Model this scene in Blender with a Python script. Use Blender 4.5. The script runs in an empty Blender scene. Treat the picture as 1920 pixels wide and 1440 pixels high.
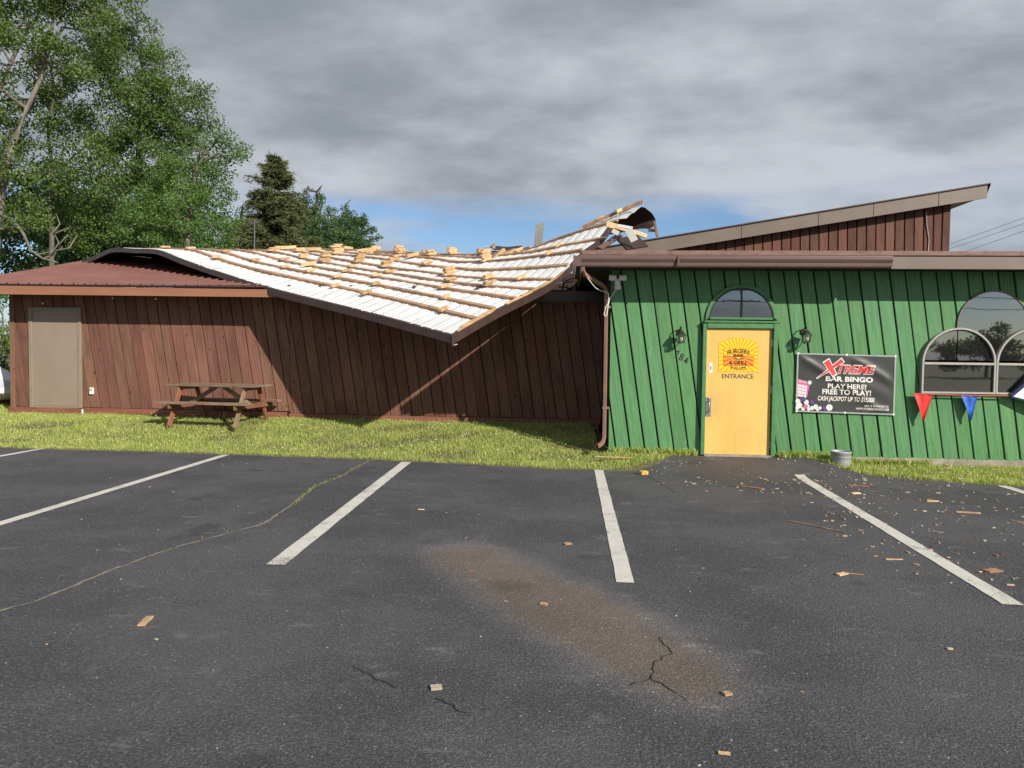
import bpy, bmesh, math, random
import numpy as np
from math import sin, cos, radians, pi, sqrt
from mathutils import Vector, Matrix

SC = bpy.context.scene
COL = SC.collection
random.seed(7)
RNG = np.random.default_rng(7)

# ------------------------------------------------------------------ camera
CAM_H = 1.7
PSI, THE, ROL = radians(4.29), radians(2.35), radians(0.70)
_d = Vector((-sin(PSI)*cos(THE), cos(PSI)*cos(THE), -sin(THE)))
_r0 = Vector((cos(PSI), sin(PSI), 0)); _u0 = _r0.cross(_d)
_R = _r0*cos(ROL) + _u0*sin(ROL); _U = -_r0*sin(ROL) + _u0*cos(ROL)
cam_data = bpy.data.cameras.new('camera'); cam = bpy.data.objects.new('camera', cam_data); COL.objects.link(cam)
cam_data.sensor_width = 36; cam_data.lens = 1400/1920*36; cam_data.clip_start = .05; cam_data.clip_end = 2000
m = Matrix.Identity(4)
for i in range(3):
    m[i][0], m[i][1], m[i][2] = _R[i], _U[i], -_d[i]
m[2][3] = CAM_H
cam.matrix_world = m
SC.camera = cam

def at(x, y, Y):
    "a place at distance Y in front of the camera, on the sight line of photograph pixel x, y"
    v = _d + _R*((x-960)/1400) + _U*((720-y)/1400)
    return Vector((0, 0, CAM_H)) + v*(Y/v.y)

# ------------------------------------------------------------------ light
SUN = Vector((1.0, -1.0, 0.76)).normalized()          # towards the sun
sun_el = math.asin(SUN.z); sun_az = math.atan2(SUN.x, SUN.y)
ld = bpy.data.lights.new('sun', 'SUN'); ld.energy = 4.9; ld.angle = radians(.53); ld.color = (1, .93, .82)
sun = bpy.data.objects.new('sun', ld); COL.objects.link(sun)
sun.rotation_euler = SUN.to_track_quat('Z', 'Y').to_euler()

world = bpy.data.worlds.new('World'); SC.world = world; world.use_nodes = True
SC.view_settings.view_transform = 'Standard'; SC.view_settings.look = 'None'
SC.view_settings.exposure = .3; SC.view_settings.gamma = 1; SC.view_settings.use_curve_mapping = False
SC.cycles.max_bounces = 5; SC.cycles.diffuse_bounces = 2; SC.cycles.glossy_bounces = 3; SC.cycles.transmission_bounces = 3; SC.cycles.transparent_max_bounces = 8
SC.cycles.sample_clamp_indirect = 6

# ------------------------------------------------------------------ node helper
class NT:
    def __init__(s, tree): s.t = tree; s.n = tree.nodes; s.l = tree.links
    def new(s, kind, **kw):
        nd = s.n.new(kind)
        for k, v in kw.items(): setattr(nd, k, v)
        return nd
    def put(s, sock, v):
        if isinstance(v, bpy.types.NodeSocket): s.l.new(v, sock)
        elif v is not None:
            if isinstance(v, (tuple, list)) and sock.type == 'RGBA' and len(v) == 3: v = (*v, 1)
            sock.default_value = v
    def math(s, op, a, b=None, c=None, clamp=False):
        nd = s.new('ShaderNodeMath', operation=op, use_clamp=clamp)
        for i, v in enumerate((a, b, c)):
            if v is not None: s.put(nd.inputs[i], v)
        return nd.outputs[0]
    def mix(s, f, a, b, blend='MIX'):
        nd = s.new('ShaderNodeMix', data_type='RGBA', blend_type=blend)
        s.put(nd.inputs[0], f); s.put(nd.inputs[6], a); s.put(nd.inputs[7], b)
        return nd.outputs[2]
    def ramp(s, v, lo, hi, a=0., b=1.):
        nd = s.new('ShaderNodeMapRange', clamp=True, interpolation_type='SMOOTHSTEP')
        s.put(nd.inputs[0], v)
        for i, q in enumerate((lo, hi, a, b)): s.put(nd.inputs[1+i], q)
        return nd.outputs[0]
    def coord(s, kind='Object'): return s.new('ShaderNodeTexCoord').outputs[kind]
    def mapp(s, v, scale=(1, 1, 1), rot=(0, 0, 0), loc=(0, 0, 0)):
        nd = s.new('ShaderNodeMapping'); s.put(nd.inputs[0], v)
        nd.inputs['Scale'].default_value = scale; nd.inputs['Rotation'].default_value = rot; nd.inputs['Location'].default_value = loc
        return nd.outputs[0]
    def noise(s, v, scale=5, detail=4, rough=.55, dist=0, out='Fac'):
        nd = s.new('ShaderNodeTexNoise'); s.put(nd.inputs['Vector'], v)
        nd.inputs['Scale'].default_value = scale; nd.inputs['Detail'].default_value = detail
        nd.inputs['Roughness'].default_value = rough; nd.inputs['Distortion'].default_value = dist
        return nd.outputs[out]
    def vor(s, v, scale=5, feature='F1', out='Distance', rnd=1):
        nd = s.new('ShaderNodeTexVoronoi', feature=feature); s.put(nd.inputs['Vector'], v)
        nd.inputs['Scale'].default_value = scale; nd.inputs['Randomness'].default_value = rnd
        return nd.outputs[out]
    def sep(s, v): nd = s.new('ShaderNodeSeparateXYZ'); s.put(nd.inputs[0], v); return nd.outputs
    def bump(s, h, strength=.3, dist=.01):
        nd = s.new('ShaderNodeBump'); s.put(nd.inputs['Height'], h)
        nd.inputs['Strength'].default_value = strength; nd.inputs['Distance'].default_value = dist
        return nd.outputs[0]

def scale_col(c, k): return tuple(min(1, x*k) for x in c)

def newmat(name):
    mt = bpy.data.materials.new(name); mt.use_nodes = True
    t = NT(mt.node_tree); b = t.n['Principled BSDF']
    return mt, t, b

def M(name, col, rough=.6, var=.15, scale=6, stretch=(1, 1, 1), rot=(0, 0, 0), bump=0, bscale=None, metal=0, rnd=0, spec=.5, dirt=None, dirtamt=.3, dirtscale=2, detail=4):
    mt, t, b = newmat(name)
    v = t.mapp(t.coord(), stretch, rot)
    n = t.noise(v, scale, detail)
    f = t.ramp(n, .3, .7)
    c = t.mix(f, scale_col(col, 1-var), scale_col(col, 1+var))
    if dirt:
        d = t.ramp(t.noise(t.coord(), dirtscale, 6, .65), .48, .72, 0, dirtamt)
        c = t.mix(d, c, dirt)
    if rnd:
        oi = t.new('ShaderNodeObjectInfo').outputs['Random']
        hs = t.new('ShaderNodeHueSaturation'); t.put(hs.inputs['Color'], c)
        t.put(hs.inputs['Value'], t.ramp(oi, 0, 1, 1-rnd, 1+rnd))
        c = hs.outputs[0]
    t.put(b.inputs['Base Color'], c)
    b.inputs['Roughness'].default_value = rough; b.inputs['Metallic'].default_value = metal
    b.inputs['Specular IOR Level'].default_value = spec
    if bump:
        t.put(b.inputs['Normal'], t.bump(t.noise(v, bscale or scale*2, 5), bump, .01))
    return mt

# ------------------------------------------------------------------ sky with a broken cloud deck
def build_sky():
    t = NT(world.node_tree); bg = t.n['Background']
    sky = t.new('ShaderNodeTexSky', sky_type='NISHITA', sun_disc=False, sun_elevation=sun_el, sun_rotation=sun_az, altitude=400, air_density=1.0, dust_density=.6, ozone_density=1.6)
    skyc = t.mix(1, sky.outputs[0], (.085, .10, .118), 'MULTIPLY')
    g = t.coord('Generated'); x, y, z = t.sep(g)
    zz = t.math('ADD', t.math('MAXIMUM', z, 0), .26)
    cb = t.new('ShaderNodeCombineXYZ'); t.put(cb.inputs[0], t.math('DIVIDE', x, zz)); t.put(cb.inputs[1], t.math('DIVIDE', y, zz))
    p = cb.outputs[0]
    p1 = t.mapp(p, (.8, 1.15, 1), (0, 0, radians(12)), (1.3, .4, 0))
    big = t.noise(p1, 1.1, 3, .5, .2); mid = t.noise(p1, 2.9, 7, .56, .1); fine = t.noise(p, 8, 4, .5, .0)
    dens = t.math('ADD', t.math('ADD', t.math('MULTIPLY', big, .46), t.math('MULTIPLY', mid, .44)), t.math('MULTIPLY', fine, .10))
    lowlight = t.ramp(z, .12, .45, .07, -.015)
    dens = t.math('ADD', dens, lowlight)
    shade = t.ramp(dens, .40, .66)
    cloud = t.mix(shade, (.285, .320, .358), (.585, .610, .665))
    # the deck thins to clear sky low over the horizon
    edge = t.math('ADD', z, t.math('MULTIPLY', t.math('SUBTRACT', t.noise(t.mapp(p, (.35, .8, 1)), 1.3, 5, .55), .5), .13))
    cov = t.ramp(edge, .166, .205)
    low = t.math('MULTIPLY', t.ramp(t.noise(t.mapp(p, (.5, 1, 1), (0, 0, 0), (4, 2, 0)), 1.6, 5), .45, .60), .85)
    cov = t.math('MAXIMUM', cov, low)
    t.put(bg.inputs['Color'], t.mix(cov, skyc, cloud))
    bg.inputs['Strength'].default_value = .80
build_sky()

# ------------------------------------------------------------------ object helpers
def obj(name, verts, faces, mats, parent=None, smooth=False, midx=None, data=None):
    if data is None:
        me = bpy.data.meshes.new(name); me.from_pydata([tuple(v) for v in verts], [], faces)
        for q in (mats if isinstance(mats, (list, tuple)) else [mats]): me.materials.append(q)
        if midx is not None: me.polygons.foreach_set('material_index', midx)
        if smooth: me.polygons.foreach_set('use_smooth', [True]*len(me.polygons))
        me.update()
    else: me = data
    o = bpy.data.objects.new(name, me); COL.objects.link(o)
    if parent is not None: o.parent = parent
    return o

def npmesh(name, V, Fc, mat, parent=None, smooth=False):
    "big mesh from numpy: V (n,3), Fc (m,k)"
    me = bpy.data.meshes.new(name); n, mm, k = len(V), len(Fc), Fc.shape[1]
    me.vertices.add(n); me.vertices.foreach_set('co', np.ascontiguousarray(V, dtype=np.float32).ravel())
    me.loops.add(mm*k); me.loops.foreach_set('vertex_index', np.ascontiguousarray(Fc, dtype=np.int32).ravel())
    me.polygons.add(mm); me.polygons.foreach_set('loop_start', np.arange(0, mm*k, k, dtype=np.int32))
    if smooth: me.polygons.foreach_set('use_smooth', np.ones(mm, dtype=bool))
    me.materials.append(mat); me.update(calc_edges=True)
    o = bpy.data.objects.new(name, me); COL.objects.link(o)
    if parent is not None: o.parent = parent
    return o

def tag(o, label=None, cat=None, group=None, kind=None):
    if label: o['label'] = label
    if cat: o['category'] = cat
    if group: o['group'] = group
    if kind: o['kind'] = kind
    return o

def empty(name, loc, rz=0, label=None, cat=None, group=None):
    o = bpy.data.objects.new(name, None); COL.objects.link(o); o.location = loc; o.rotation_euler.z = rz
    o.empty_display_size = .2
    bpy.context.view_layer.update()
    return tag(o, label, cat, group)

def keep(o, parent):
    "parent without moving: vertices are in world coordinates"
    o.parent = parent; o.matrix_parent_inverse = parent.matrix_world.inverted(); return o

class MB:
    def __init__(s): s.v = []; s.f = []; s.mi = []; s.cur = 0
    def add(s, vs, fs):
        k = len(s.v); s.v += [tuple(q) for q in vs]; s.f += [tuple(i+k for i in f) for f in fs]; s.mi += [s.cur]*len(fs); return s
    def box(s, c, size, rot=None, ch=0.0):
        hx, hy, hz = (q/2 for q in size); c = Vector(c)
        if ch <= 0:
            pts = [Vector((a*hx, b*hy, d*hz)) for a in (-1, 1) for b in (-1, 1) for d in (-1, 1)]
            fs = [(0, 1, 3, 2), (4, 6, 7, 5), (0, 4, 5, 1), (2, 3, 7, 6), (0, 2, 6, 4), (1, 5, 7, 3)]
        else:
            bm = bmesh.new(); bmesh.ops.create_cube(bm, size=1)
            for q in bm.verts: q.co = Vector((q.co.x*2*hx, q.co.y*2*hy, q.co.z*2*hz))
            bmesh.ops.bevel(bm, geom=bm.edges[:], offset=min(ch, hx*.8, hy*.8, hz*.8), segments=1, affect='EDGES')
            bm.verts.index_update(); pts = [q.co.copy() for q in bm.verts]; fs = [tuple(q.index for q in f.verts) for f in bm.faces]; bm.free()
        if rot is not None: pts = [rot @ q for q in pts]
        return s.add([q+c for q in pts], fs)
    def bar(s, a, b, w, h, up=(0, 0, 1), ch=0.0):
        a, b = Vector(a), Vector(b); y = (b-a); L = y.length; y.normalize(); u = Vector(up)
        x = y.cross(u)
        if x.length < 1e-4: x = y.cross(Vector((1, 0, 0)))
        x.normalize(); z = x.cross(y)
        R = Matrix((x, y, z)).transposed()
        return s.box((a+b)/2, (w, L, h), R, ch)
    def tube(s, pts, rad, n=8, caps=True):
        pts = [Vector(p) for p in pts]
        if not isinstance(rad, (list, tuple)): rad = [rad]*len(pts)
        rings = []; ref = Vector((.31, .17, .93))
        for i, p in enumerate(pts):
            d = (pts[min(i+1, len(pts)-1)] - pts[max(i-1, 0)]).normalized()
            x = d.cross(ref)
            if x.length < .05: x = d.cross(Vector((1, 0, 0)))
            x.normalize(); y = d.cross(x)
            rings.append([p + (x*cos(2*pi*k/n) + y*sin(2*pi*k/n))*rad[i] for k in range(n)])
        vs = [q for r in rings for q in r]; fs = []
        for i in range(len(pts)-1):
            for k in range(n): fs.append((i*n+k, i*n+(k+1) % n, (i+1)*n+(k+1) % n, (i+1)*n+k))
        if caps: fs.append(tuple(range(n))[::-1]); fs.append(tuple((len(pts)-1)*n+k for k in range(n)))
        return s.add(vs, fs)
    def lathe(s, prof, c=(0, 0, 0), n=16):
        c = Vector(c); vs = [c+Vector((r*cos(2*pi*k/n), r*sin(2*pi*k/n), z)) for r, z in prof for k in range(n)]; fs = []
        for i in range(len(prof)-1):
            for k in range(n): fs.append((i*n+k, i*n+(k+1) % n, (i+1)*n+(k+1) % n, (i+1)*n+k))
        return s.add(vs, fs)
    def prism(s, poly, y0, y1, ch=0.0):
        "convex polygon in x,z (counter-clockwise seen from the camera); front at y0 (nearer), back at y1"
        n = len(poly)
        if ch > 0: inner = inset(poly, ch)
        else: inner = poly
        vs = [(p[0], y0, p[1]) for p in inner] + ([(p[0], y0+ch, p[1]) for p in poly] if ch > 0 else []) + [(p[0], y1, p[1]) for p in poly]
        L = len(vs)//n; fs = [tuple(range(n))]
        for k in range(L-1):
            for i in range(n): j = (i+1) % n; fs.append((k*n+i, (k+1)*n+i, (k+1)*n+j, k*n+j))
        fs.append(tuple((L-1)*n+i for i in range(n))[::-1])
        return s.add(vs, fs)
    def build(s, name, mat, parent=None, smooth=False):
        o = obj(name, s.v, s.f, mat, None, smooth, s.mi if isinstance(mat, (list, tuple)) else None)
        if parent is not None: keep(o, parent)
        return o

def inset(poly, d):
    n = len(poly); out = []
    for i in range(n):
        p0, p1, p2 = poly[i-1], poly[i], poly[(i+1) % n]
        def nrm(a, b):
            dx, dz = b[0]-a[0], b[1]-a[1]; L = math.hypot(dx, dz) or 1; return -dz/L, dx/L
        n1, n2 = nrm(p0, p1), nrm(p1, p2); k = 1+n1[0]*n2[0]+n1[1]*n2[1]; k = max(k, .3)
        out.append((p1[0]+d*(n1[0]+n2[0])/k, p1[1]+d*(n1[1]+n2[1])/k))
    return out

def clip(poly, nx, nz, c):
    "keep nx*x+nz*z <= c"
    out = []
    for i in range(len(poly)):
        a, b = poly[i-1], poly[i]; da, db = nx*a[0]+nz*a[1]-c, nx*b[0]+nz*b[1]-c
        if (da <= 0) != (db <= 0):
            q = da/(da-db); out.append((a[0]+(b[0]-a[0])*q, a[1]+(b[1]-a[1])*q))
        if db <= 0: out.append(b)
    return out

def lettering(text, size, bold=0.0, shear=0.0, spacing=1.0, extrude=.0012, align='CENTER'):
    cu = bpy.data.curves.new('lettering', 'FONT'); cu.body = text; cu.size = size; cu.shear = shear; cu.offset = bold*size
    cu.extrude = extrude; cu.align_x = align; cu.space_character = spacing; cu.resolution_u = 3
    ob = bpy.data.objects.new('tmp', cu); COL.objects.link(ob); bpy.context.view_layer.update()
    me = bpy.data.meshes.new_from_object(ob.evaluated_get(bpy.context.evaluated_depsgraph_get()))
    bpy.data.objects.remove(ob); bpy.data.curves.remove(cu)
    me.materials.clear()
    return me

def put_text(name, text, x, z, y, width, height, mat, parent, bold=0.0, shear=0, spacing=1, warp=None, rot=0.0):
    "text on a wall facing the camera, its cap height and width given; y is the surface it sits on"
    me = lettering(text, 1.0, bold, shear, spacing)
    n = len(me.vertices); co = np.empty(n*3, dtype=np.float32); me.vertices.foreach_get('co', co); co = co.reshape(-1, 3)
    lo, hi = co.min(0), co.max(0); u = (co[:, 0]-(lo[0]+hi[0])/2)*width/(hi[0]-lo[0]); w = (co[:, 1]-(lo[1]+hi[1])/2)*height/(hi[1]-lo[1])
    if rot: u, w = u*cos(rot)-w*sin(rot), u*sin(rot)+w*cos(rot)
    out = np.empty_like(co); out[:, 0] = x+u; out[:, 2] = z+w; out[:, 1] = y-co[:, 2]-.0015
    if warp is not None: out = warp(out)
    me.vertices.foreach_set('co', out.ravel()); me.update(); me.materials.append(mat)
    o = bpy.data.objects.new(name, me); COL.objects.link(o); keep(o, parent); return o

def hermite(xs, ys, x):
    n = len(xs)
    if x <= xs[0]: i = 0
    elif x >= xs[-1]: i = n-2
    else:
        i = 0
        while x > xs[i+1]: i += 1
    def sl(k):
        if k == 0: return (ys[1]-ys[0])/(xs[1]-xs[0])
        if k == n-1: return (ys[-1]-ys[-2])/(xs[-1]-xs[-2])
        a, b = (ys[k+1]-ys[k])/(xs[k+1]-xs[k]), (ys[k]-ys[k-1])/(xs[k]-xs[k-1])
        return 0 if a*b <= 0 else 2*a*b/(a+b)
    h = xs[i+1]-xs[i]; t = (x-xs[i])/h; t = min(max(t, -.2), 1.2)
    a, b = sl(i)*h, sl(i+1)*h
    return ys[i]*(2*t**3-3*t*t+1)+a*(t**3-2*t*t+t)+ys[i+1]*(-2*t**3+3*t*t)+b*(t**3-t*t)

def sst(t): t = min(max(t, 0), 1); return t*t*(3-2*t)

# ------------------------------------------------------------------ materials
def wood_wall(name, col, dark, rough=.75, knots=.6, rnd=.18, grey=None, peel=0):
    mt, t, b = newmat(name); g = t.coord(); oi = t.new('ShaderNodeObjectInfo').outputs['Random']
    cb = t.new('ShaderNodeCombineXYZ'); t.put(cb.inputs[1], t.math('MULTIPLY', oi, 37.0)); t.put(cb.inputs[2], t.math('MULTIPLY', oi, 11.0))
    va = t.new('ShaderNodeVectorMath', operation='ADD'); t.put(va.inputs[0], t.mapp(g, (1, 1, 1), (0, radians(8.6), 0))); t.put(va.inputs[1], cb.outputs[0])
    v = va.outputs[0]
    gr = t.noise(t.mapp(v, (26, 26, 1.1)), 1.6, 6, .62, .6)
    c = t.mix(t.ramp(gr, .32, .68), scale_col(col, .80), scale_col(col, 1.14))
    patch = t.noise(t.mapp(v, (3, 3, .8)), 1.3, 5, .6)
    c = t.mix(t.ramp(patch, .45, .72, 0, .55), c, dark)
    if grey: c = t.mix(t.ramp(t.noise(t.mapp(v, (7, 7, .6)), 1.1, 5, .6), .52, .75, 0, .5), c, grey)
    if knots:
        k = t.vor(t.mapp(v, (5.0, 1, 2.3)), 1.0)
        c = t.mix(t.math('MULTIPLY', t.ramp(k, .055, .11, 1, 0), knots), c, scale_col(dark, .5))
    if peel:
        z = t.sep(g)[2]; lowm = t.ramp(z, .12, .75, 1, 0)
        cr = t.noise(t.mapp(v, (30, 30, 1.6)), 1.5, 5, .7)
        pm = t.math('MULTIPLY', t.ramp(t.math('ADD', cr, t.math('MULTIPLY', lowm, .13)), .70, .76), peel)
        c = t.mix(pm, c, (.035, .04, .03))
        sp = t.noise(v, 38, 3, .6); c = t.mix(t.ramp(sp, .76, .8, 0, .5), c, (.5, .62, .5))
    hs = t.new('ShaderNodeHueSaturation'); t.put(hs.inputs['Color'], c); t.put(hs.inputs['Value'], t.ramp(oi, 0, 1, 1-rnd, 1+rnd))
    t.put(hs.inputs['Hue'], t.ramp(t.math('FRACT', t.math('MULTIPLY', oi, 7.3)), 0, 1, .492, .508))
    t.put(b.inputs['Base Color'], hs.outputs[0]); b.inputs['Roughness'].default_value = rough; b.inputs['Specular IOR Level'].default_value = .25
    t.put(b.inputs['Normal'], t.bump(gr, .35, .006))
    return mt

m_brownwood = wood_wall('brown_stained_siding', (0.1849, 0.08892, 0.06201), (0.07722, 0.03978, 0.03042), grey=(0.2047, 0.1381, 0.1076), rnd=.13, knots=.8)
m_clerwood = wood_wall('dark_brown_siding', (0.1283, 0.057, 0.0399), (0.05225, 0.02565, 0.01995), knots=.3)
m_green = wood_wall('green_painted_siding', (0.1003, 0.2447, 0.1034), (0.06992, 0.1862, 0.07448), rough=.5, knots=.25, rnd=.07, peel=.85)
m_greentrim = M('green_trim_paint', (0.064, 0.196, 0.0736), .5, .12, 9)
m_greenback = M('green_channel', (0.004, 0.012, 0.005), .8, .2)
m_brownback = M('brown_channel', (0.008, 0.0044, 0.0032), .9, .2)
m_skirt = M('red_brown_skirt_board', (0.216, 0.0765, 0.0495), .7, .2, 3, (.4, 1, 6), bump=.2, dirt=(.12, .07, .05), dirtamt=.6)
m_fascia = M('copper_brown_fascia', (.285, .128, .074), .45, .08, 2, (.4, 1, 3), dirt=(.2, .1, .06), dirtamt=.25)
m_dspout = M('downspout_metal', (.235, .135, .10), .45, .1, 4)
m_brownmetal = M('brown_painted_metal', (0.2115, 0.1008, 0.0864), .42, .10, 1.2, dirt=(.13, .065, .05), dirtamt=.4, dirtscale=1.1)
m_darktrim = M('dark_brown_trim', (.055, .034, .029), .45, .12, 4)
m_undermetal = M('dark_brown_metal_face', (.035, .018, .015), .5, .1, 3)
m_gutter = M('brown_gutter_metal', (0.1305, 0.0792, 0.0675), .4, .1, 2, (.3, 1, 1), dirt=(.09, .06, .05), dirtamt=.4)
m_cap = M('weathered_roof_edge', (.20, .115, .095), .7, .2, 5, (1, 1, 6), dirt=(.07, .05, .045), dirtamt=.6, dirtscale=5)
m_taupe = M('taupe_fascia_metal', (0.1575, 0.1242, 0.1008), .42, .08, 1.5, dirt=(.11, .085, .07), dirtamt=.4)
m_white = M('white_metal_underside', (.60, .61, .63), .45, .07, 1.6, dirt=(.40, .40, .40), dirtamt=.45, dirtscale=1.7)
m_soffit = M('soffit_brown', (.07, .045, .038), .7, .15)
m_roofing = M('dark_roofing', (.05, .047, .045), .9, .25, 8)
m_pine = M('fresh_pine_lumber', (0.522, 0.3465, 0.1845), .7, .2, 3, (2, 2, 2), rnd=.24, bump=.15, dirt=(.36, .21, .10), dirtamt=.5, dirtscale=3)
m_purlin = M('aged_pine_purlin', (.38, .225, .125), .75, .25, 4, rnd=.12, bump=.2, dirt=(.20, .115, .07), dirtamt=.7, dirtscale=2.5)
m_grayshard = M('grey_metal_shard', (.36, .355, .335), .5, .08)
m_tanDoor = M('tan_painted_door', (0.2565, 0.2025, 0.1575), .5, .05, 2, (1, 1, .4), dirt=(.24, .185, .145), dirtamt=.5, dirtscale=2.2)
m_tanFrame = M('tan_door_frame', (.25, .20, .15), .5, .1, 6, dirt=(.16, .12, .09), dirtamt=.5, dirtscale=6)
m_yellow = M('yellow_painted_door', (.80, .515, .135), .42, .045, 2.2, (1, 1, .5), dirt=(.70, .41, .12), dirtamt=.35, dirtscale=1.6, bump=.05, bscale=30)
m_concrete = M('concrete', (.28, .24, .20), .9, .25, 7, bump=.4, dirt=(.16, .13, .10), dirtamt=.6, dirtscale=4)
m_metal = M('brushed_metal', (.42, .42, .41), .35, .1, 20, metal=.9)
m_galv = M('galvanised_grey', (.34, .35, .36), .55, .12, 6, metal=.2)
m_black = M('black_metal', (.02, .018, .016), .5, .2, 10)
m_blackpaint = M('black_lettering', (.012, .012, .012), .6, .05)
m_dkbrownletter = M('dark_brown_lettering', (.055, .035, .02), .6, .05)
m_whiteplastic = M('white_plastic', (.72, .71, .67), .4, .05)
m_alu = M('beige_aluminium_frame', (.37, .35, .32), .45, .08, 8)
m_trunk = M('bark', (.11, .095, .075), .9, .35, 7, (1, 1, .35), bump=.6, rnd=.1)
m_palebark = M('pale_bark', (.16, .14, .11), .9, .3, 5, (1, 1, .4), bump=.5)
m_oldwood = wood_wall('weathered_table_wood', (.235, .165, .115), (.12, .075, .05), knots=.3, grey=(.28, .23, .19))
m_oldred = wood_wall('red_brown_table_leg', (.27, .115, .065), (.15, .06, .04), knots=.2)
m_tarp = M('pale_boat_hull', (.74, .76, .78), .45, .06, 3)
m_tarpgrey = M('grey_boat_side', (.45, .47, .52), .45, .08, 3)
m_red = M('red_plastic', (.62, .035, .035), .3, .15, 10)
m_blue = M('blue_plastic', (.03, .12, .50), .3, .2, 10)
m_whitepl = M('white_pennant_plastic', (.80, .84, .88), .35, .05)
m_navy = M('navy_edge', (.02, .025, .09), .4, .05)
m_cord = M('red_cord', (.36, .10, .07), .6, .1)
m_chip = M('splintered_wood', (.50, .33, .19), .8, .3, 6, rnd=.25, bump=.3)
m_chipdark = M('weathered_splinter', (.26, .14, .085), .85, .3, 6, rnd=.25, bump=.3)
m_stone = M('pale_stone', (.42, .36, .28), .9, .2, 12, bump=.4)

def worn_door():
    mt, t, b = newmat('worn_yellow_door'); g = t.coord(); x, y, z = t.sep(g)
    c = t.mix(t.ramp(t.noise(t.mapp(g, (1, 1, .5)), 2.2, 5), .3, .7), (0.6688, 0.4268, 0.11), (0.7304, 0.4752, 0.132))
    sm = t.noise(t.mapp(g, (5, 5, 1.2)), 2.6, 6, .7)
    c = t.mix(t.math('MULTIPLY', t.ramp(sm, .52, .70), t.ramp(z, .15, .95, .55, .10)), c, (.42, .27, .10))
    scf = t.noise(t.mapp(g, (14, 1, 40), (0, .5, 0)), 1.4, 5, .7); c = t.mix(t.ramp(scf, .68, .74, 0, .35), c, (.35, .25, .14))
    hx, hz = t.math('SUBTRACT', x, 2.24), t.math('SUBTRACT', z, .92); d = t.math('SQRT', t.math('ADD', t.math('MULTIPLY', hx, hx), t.math('MULTIPLY', t.math('MULTIPLY', hz, hz), .35)))
    d = t.math('ADD', d, t.math('MULTIPLY', t.noise(g, 9, 4), .12)); c = t.mix(t.ramp(d, .10, .30, .45, 0), c, (.50, .32, .12))
    t.put(b.inputs['Base Color'], c); t.put(b.inputs['Roughness'], t.ramp(sm, .3, .7, .38, .6))
    t.put(b.inputs['Normal'], t.bump(t.noise(g, 5, 3), .12, .02)); return mt
m_yellow = worn_door()
def glass_mat(name, dark=(.012, .013, .014), refl=.14, bumpy=.005):
    mt, t, b = newmat(name); out = t.n['Material Output']
    gl = t.new('ShaderNodeBsdfGlossy'); gl.inputs['Color'].default_value = (.93, .95, .97, 1); gl.inputs['Roughness'].default_value = .015
    t.put(gl.inputs['Normal'], t.bump(t.noise(t.coord(), 2.2, 2), bumpy, .05))
    t.put(b.inputs['Base Color'], t.mix(t.ramp(t.noise(t.mapp(t.coord(), (1, 1, 3)), 3, 6, .65), .6, .85, 0, .3), dark, (.07, .07, .072)))
    b.inputs['Specular IOR Level'].default_value = .05
    b.inputs['Roughness'].default_value = .25
    fr = t.new('ShaderNodeFresnel'); fr.inputs['IOR'].default_value = 1.6
    ms = t.new('ShaderNodeMixShader'); t.put(ms.inputs[0], t.math('ADD', fr.outputs[0], refl, clamp=True))
    t.l.new(b.outputs[0], ms.inputs[1]); t.l.new(gl.outputs[0], ms.inputs[2]); t.l.new(ms.outputs[0], out.inputs['Surface'])
    return mt
m_glass = glass_mat('reflective_window_glass')
m_lampglass = M('lantern_glass', (.62, .60, .50), .2, .1)
m_bulb = M('frosted_bulb', (.85, .78, .55), .3, .05)

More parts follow.
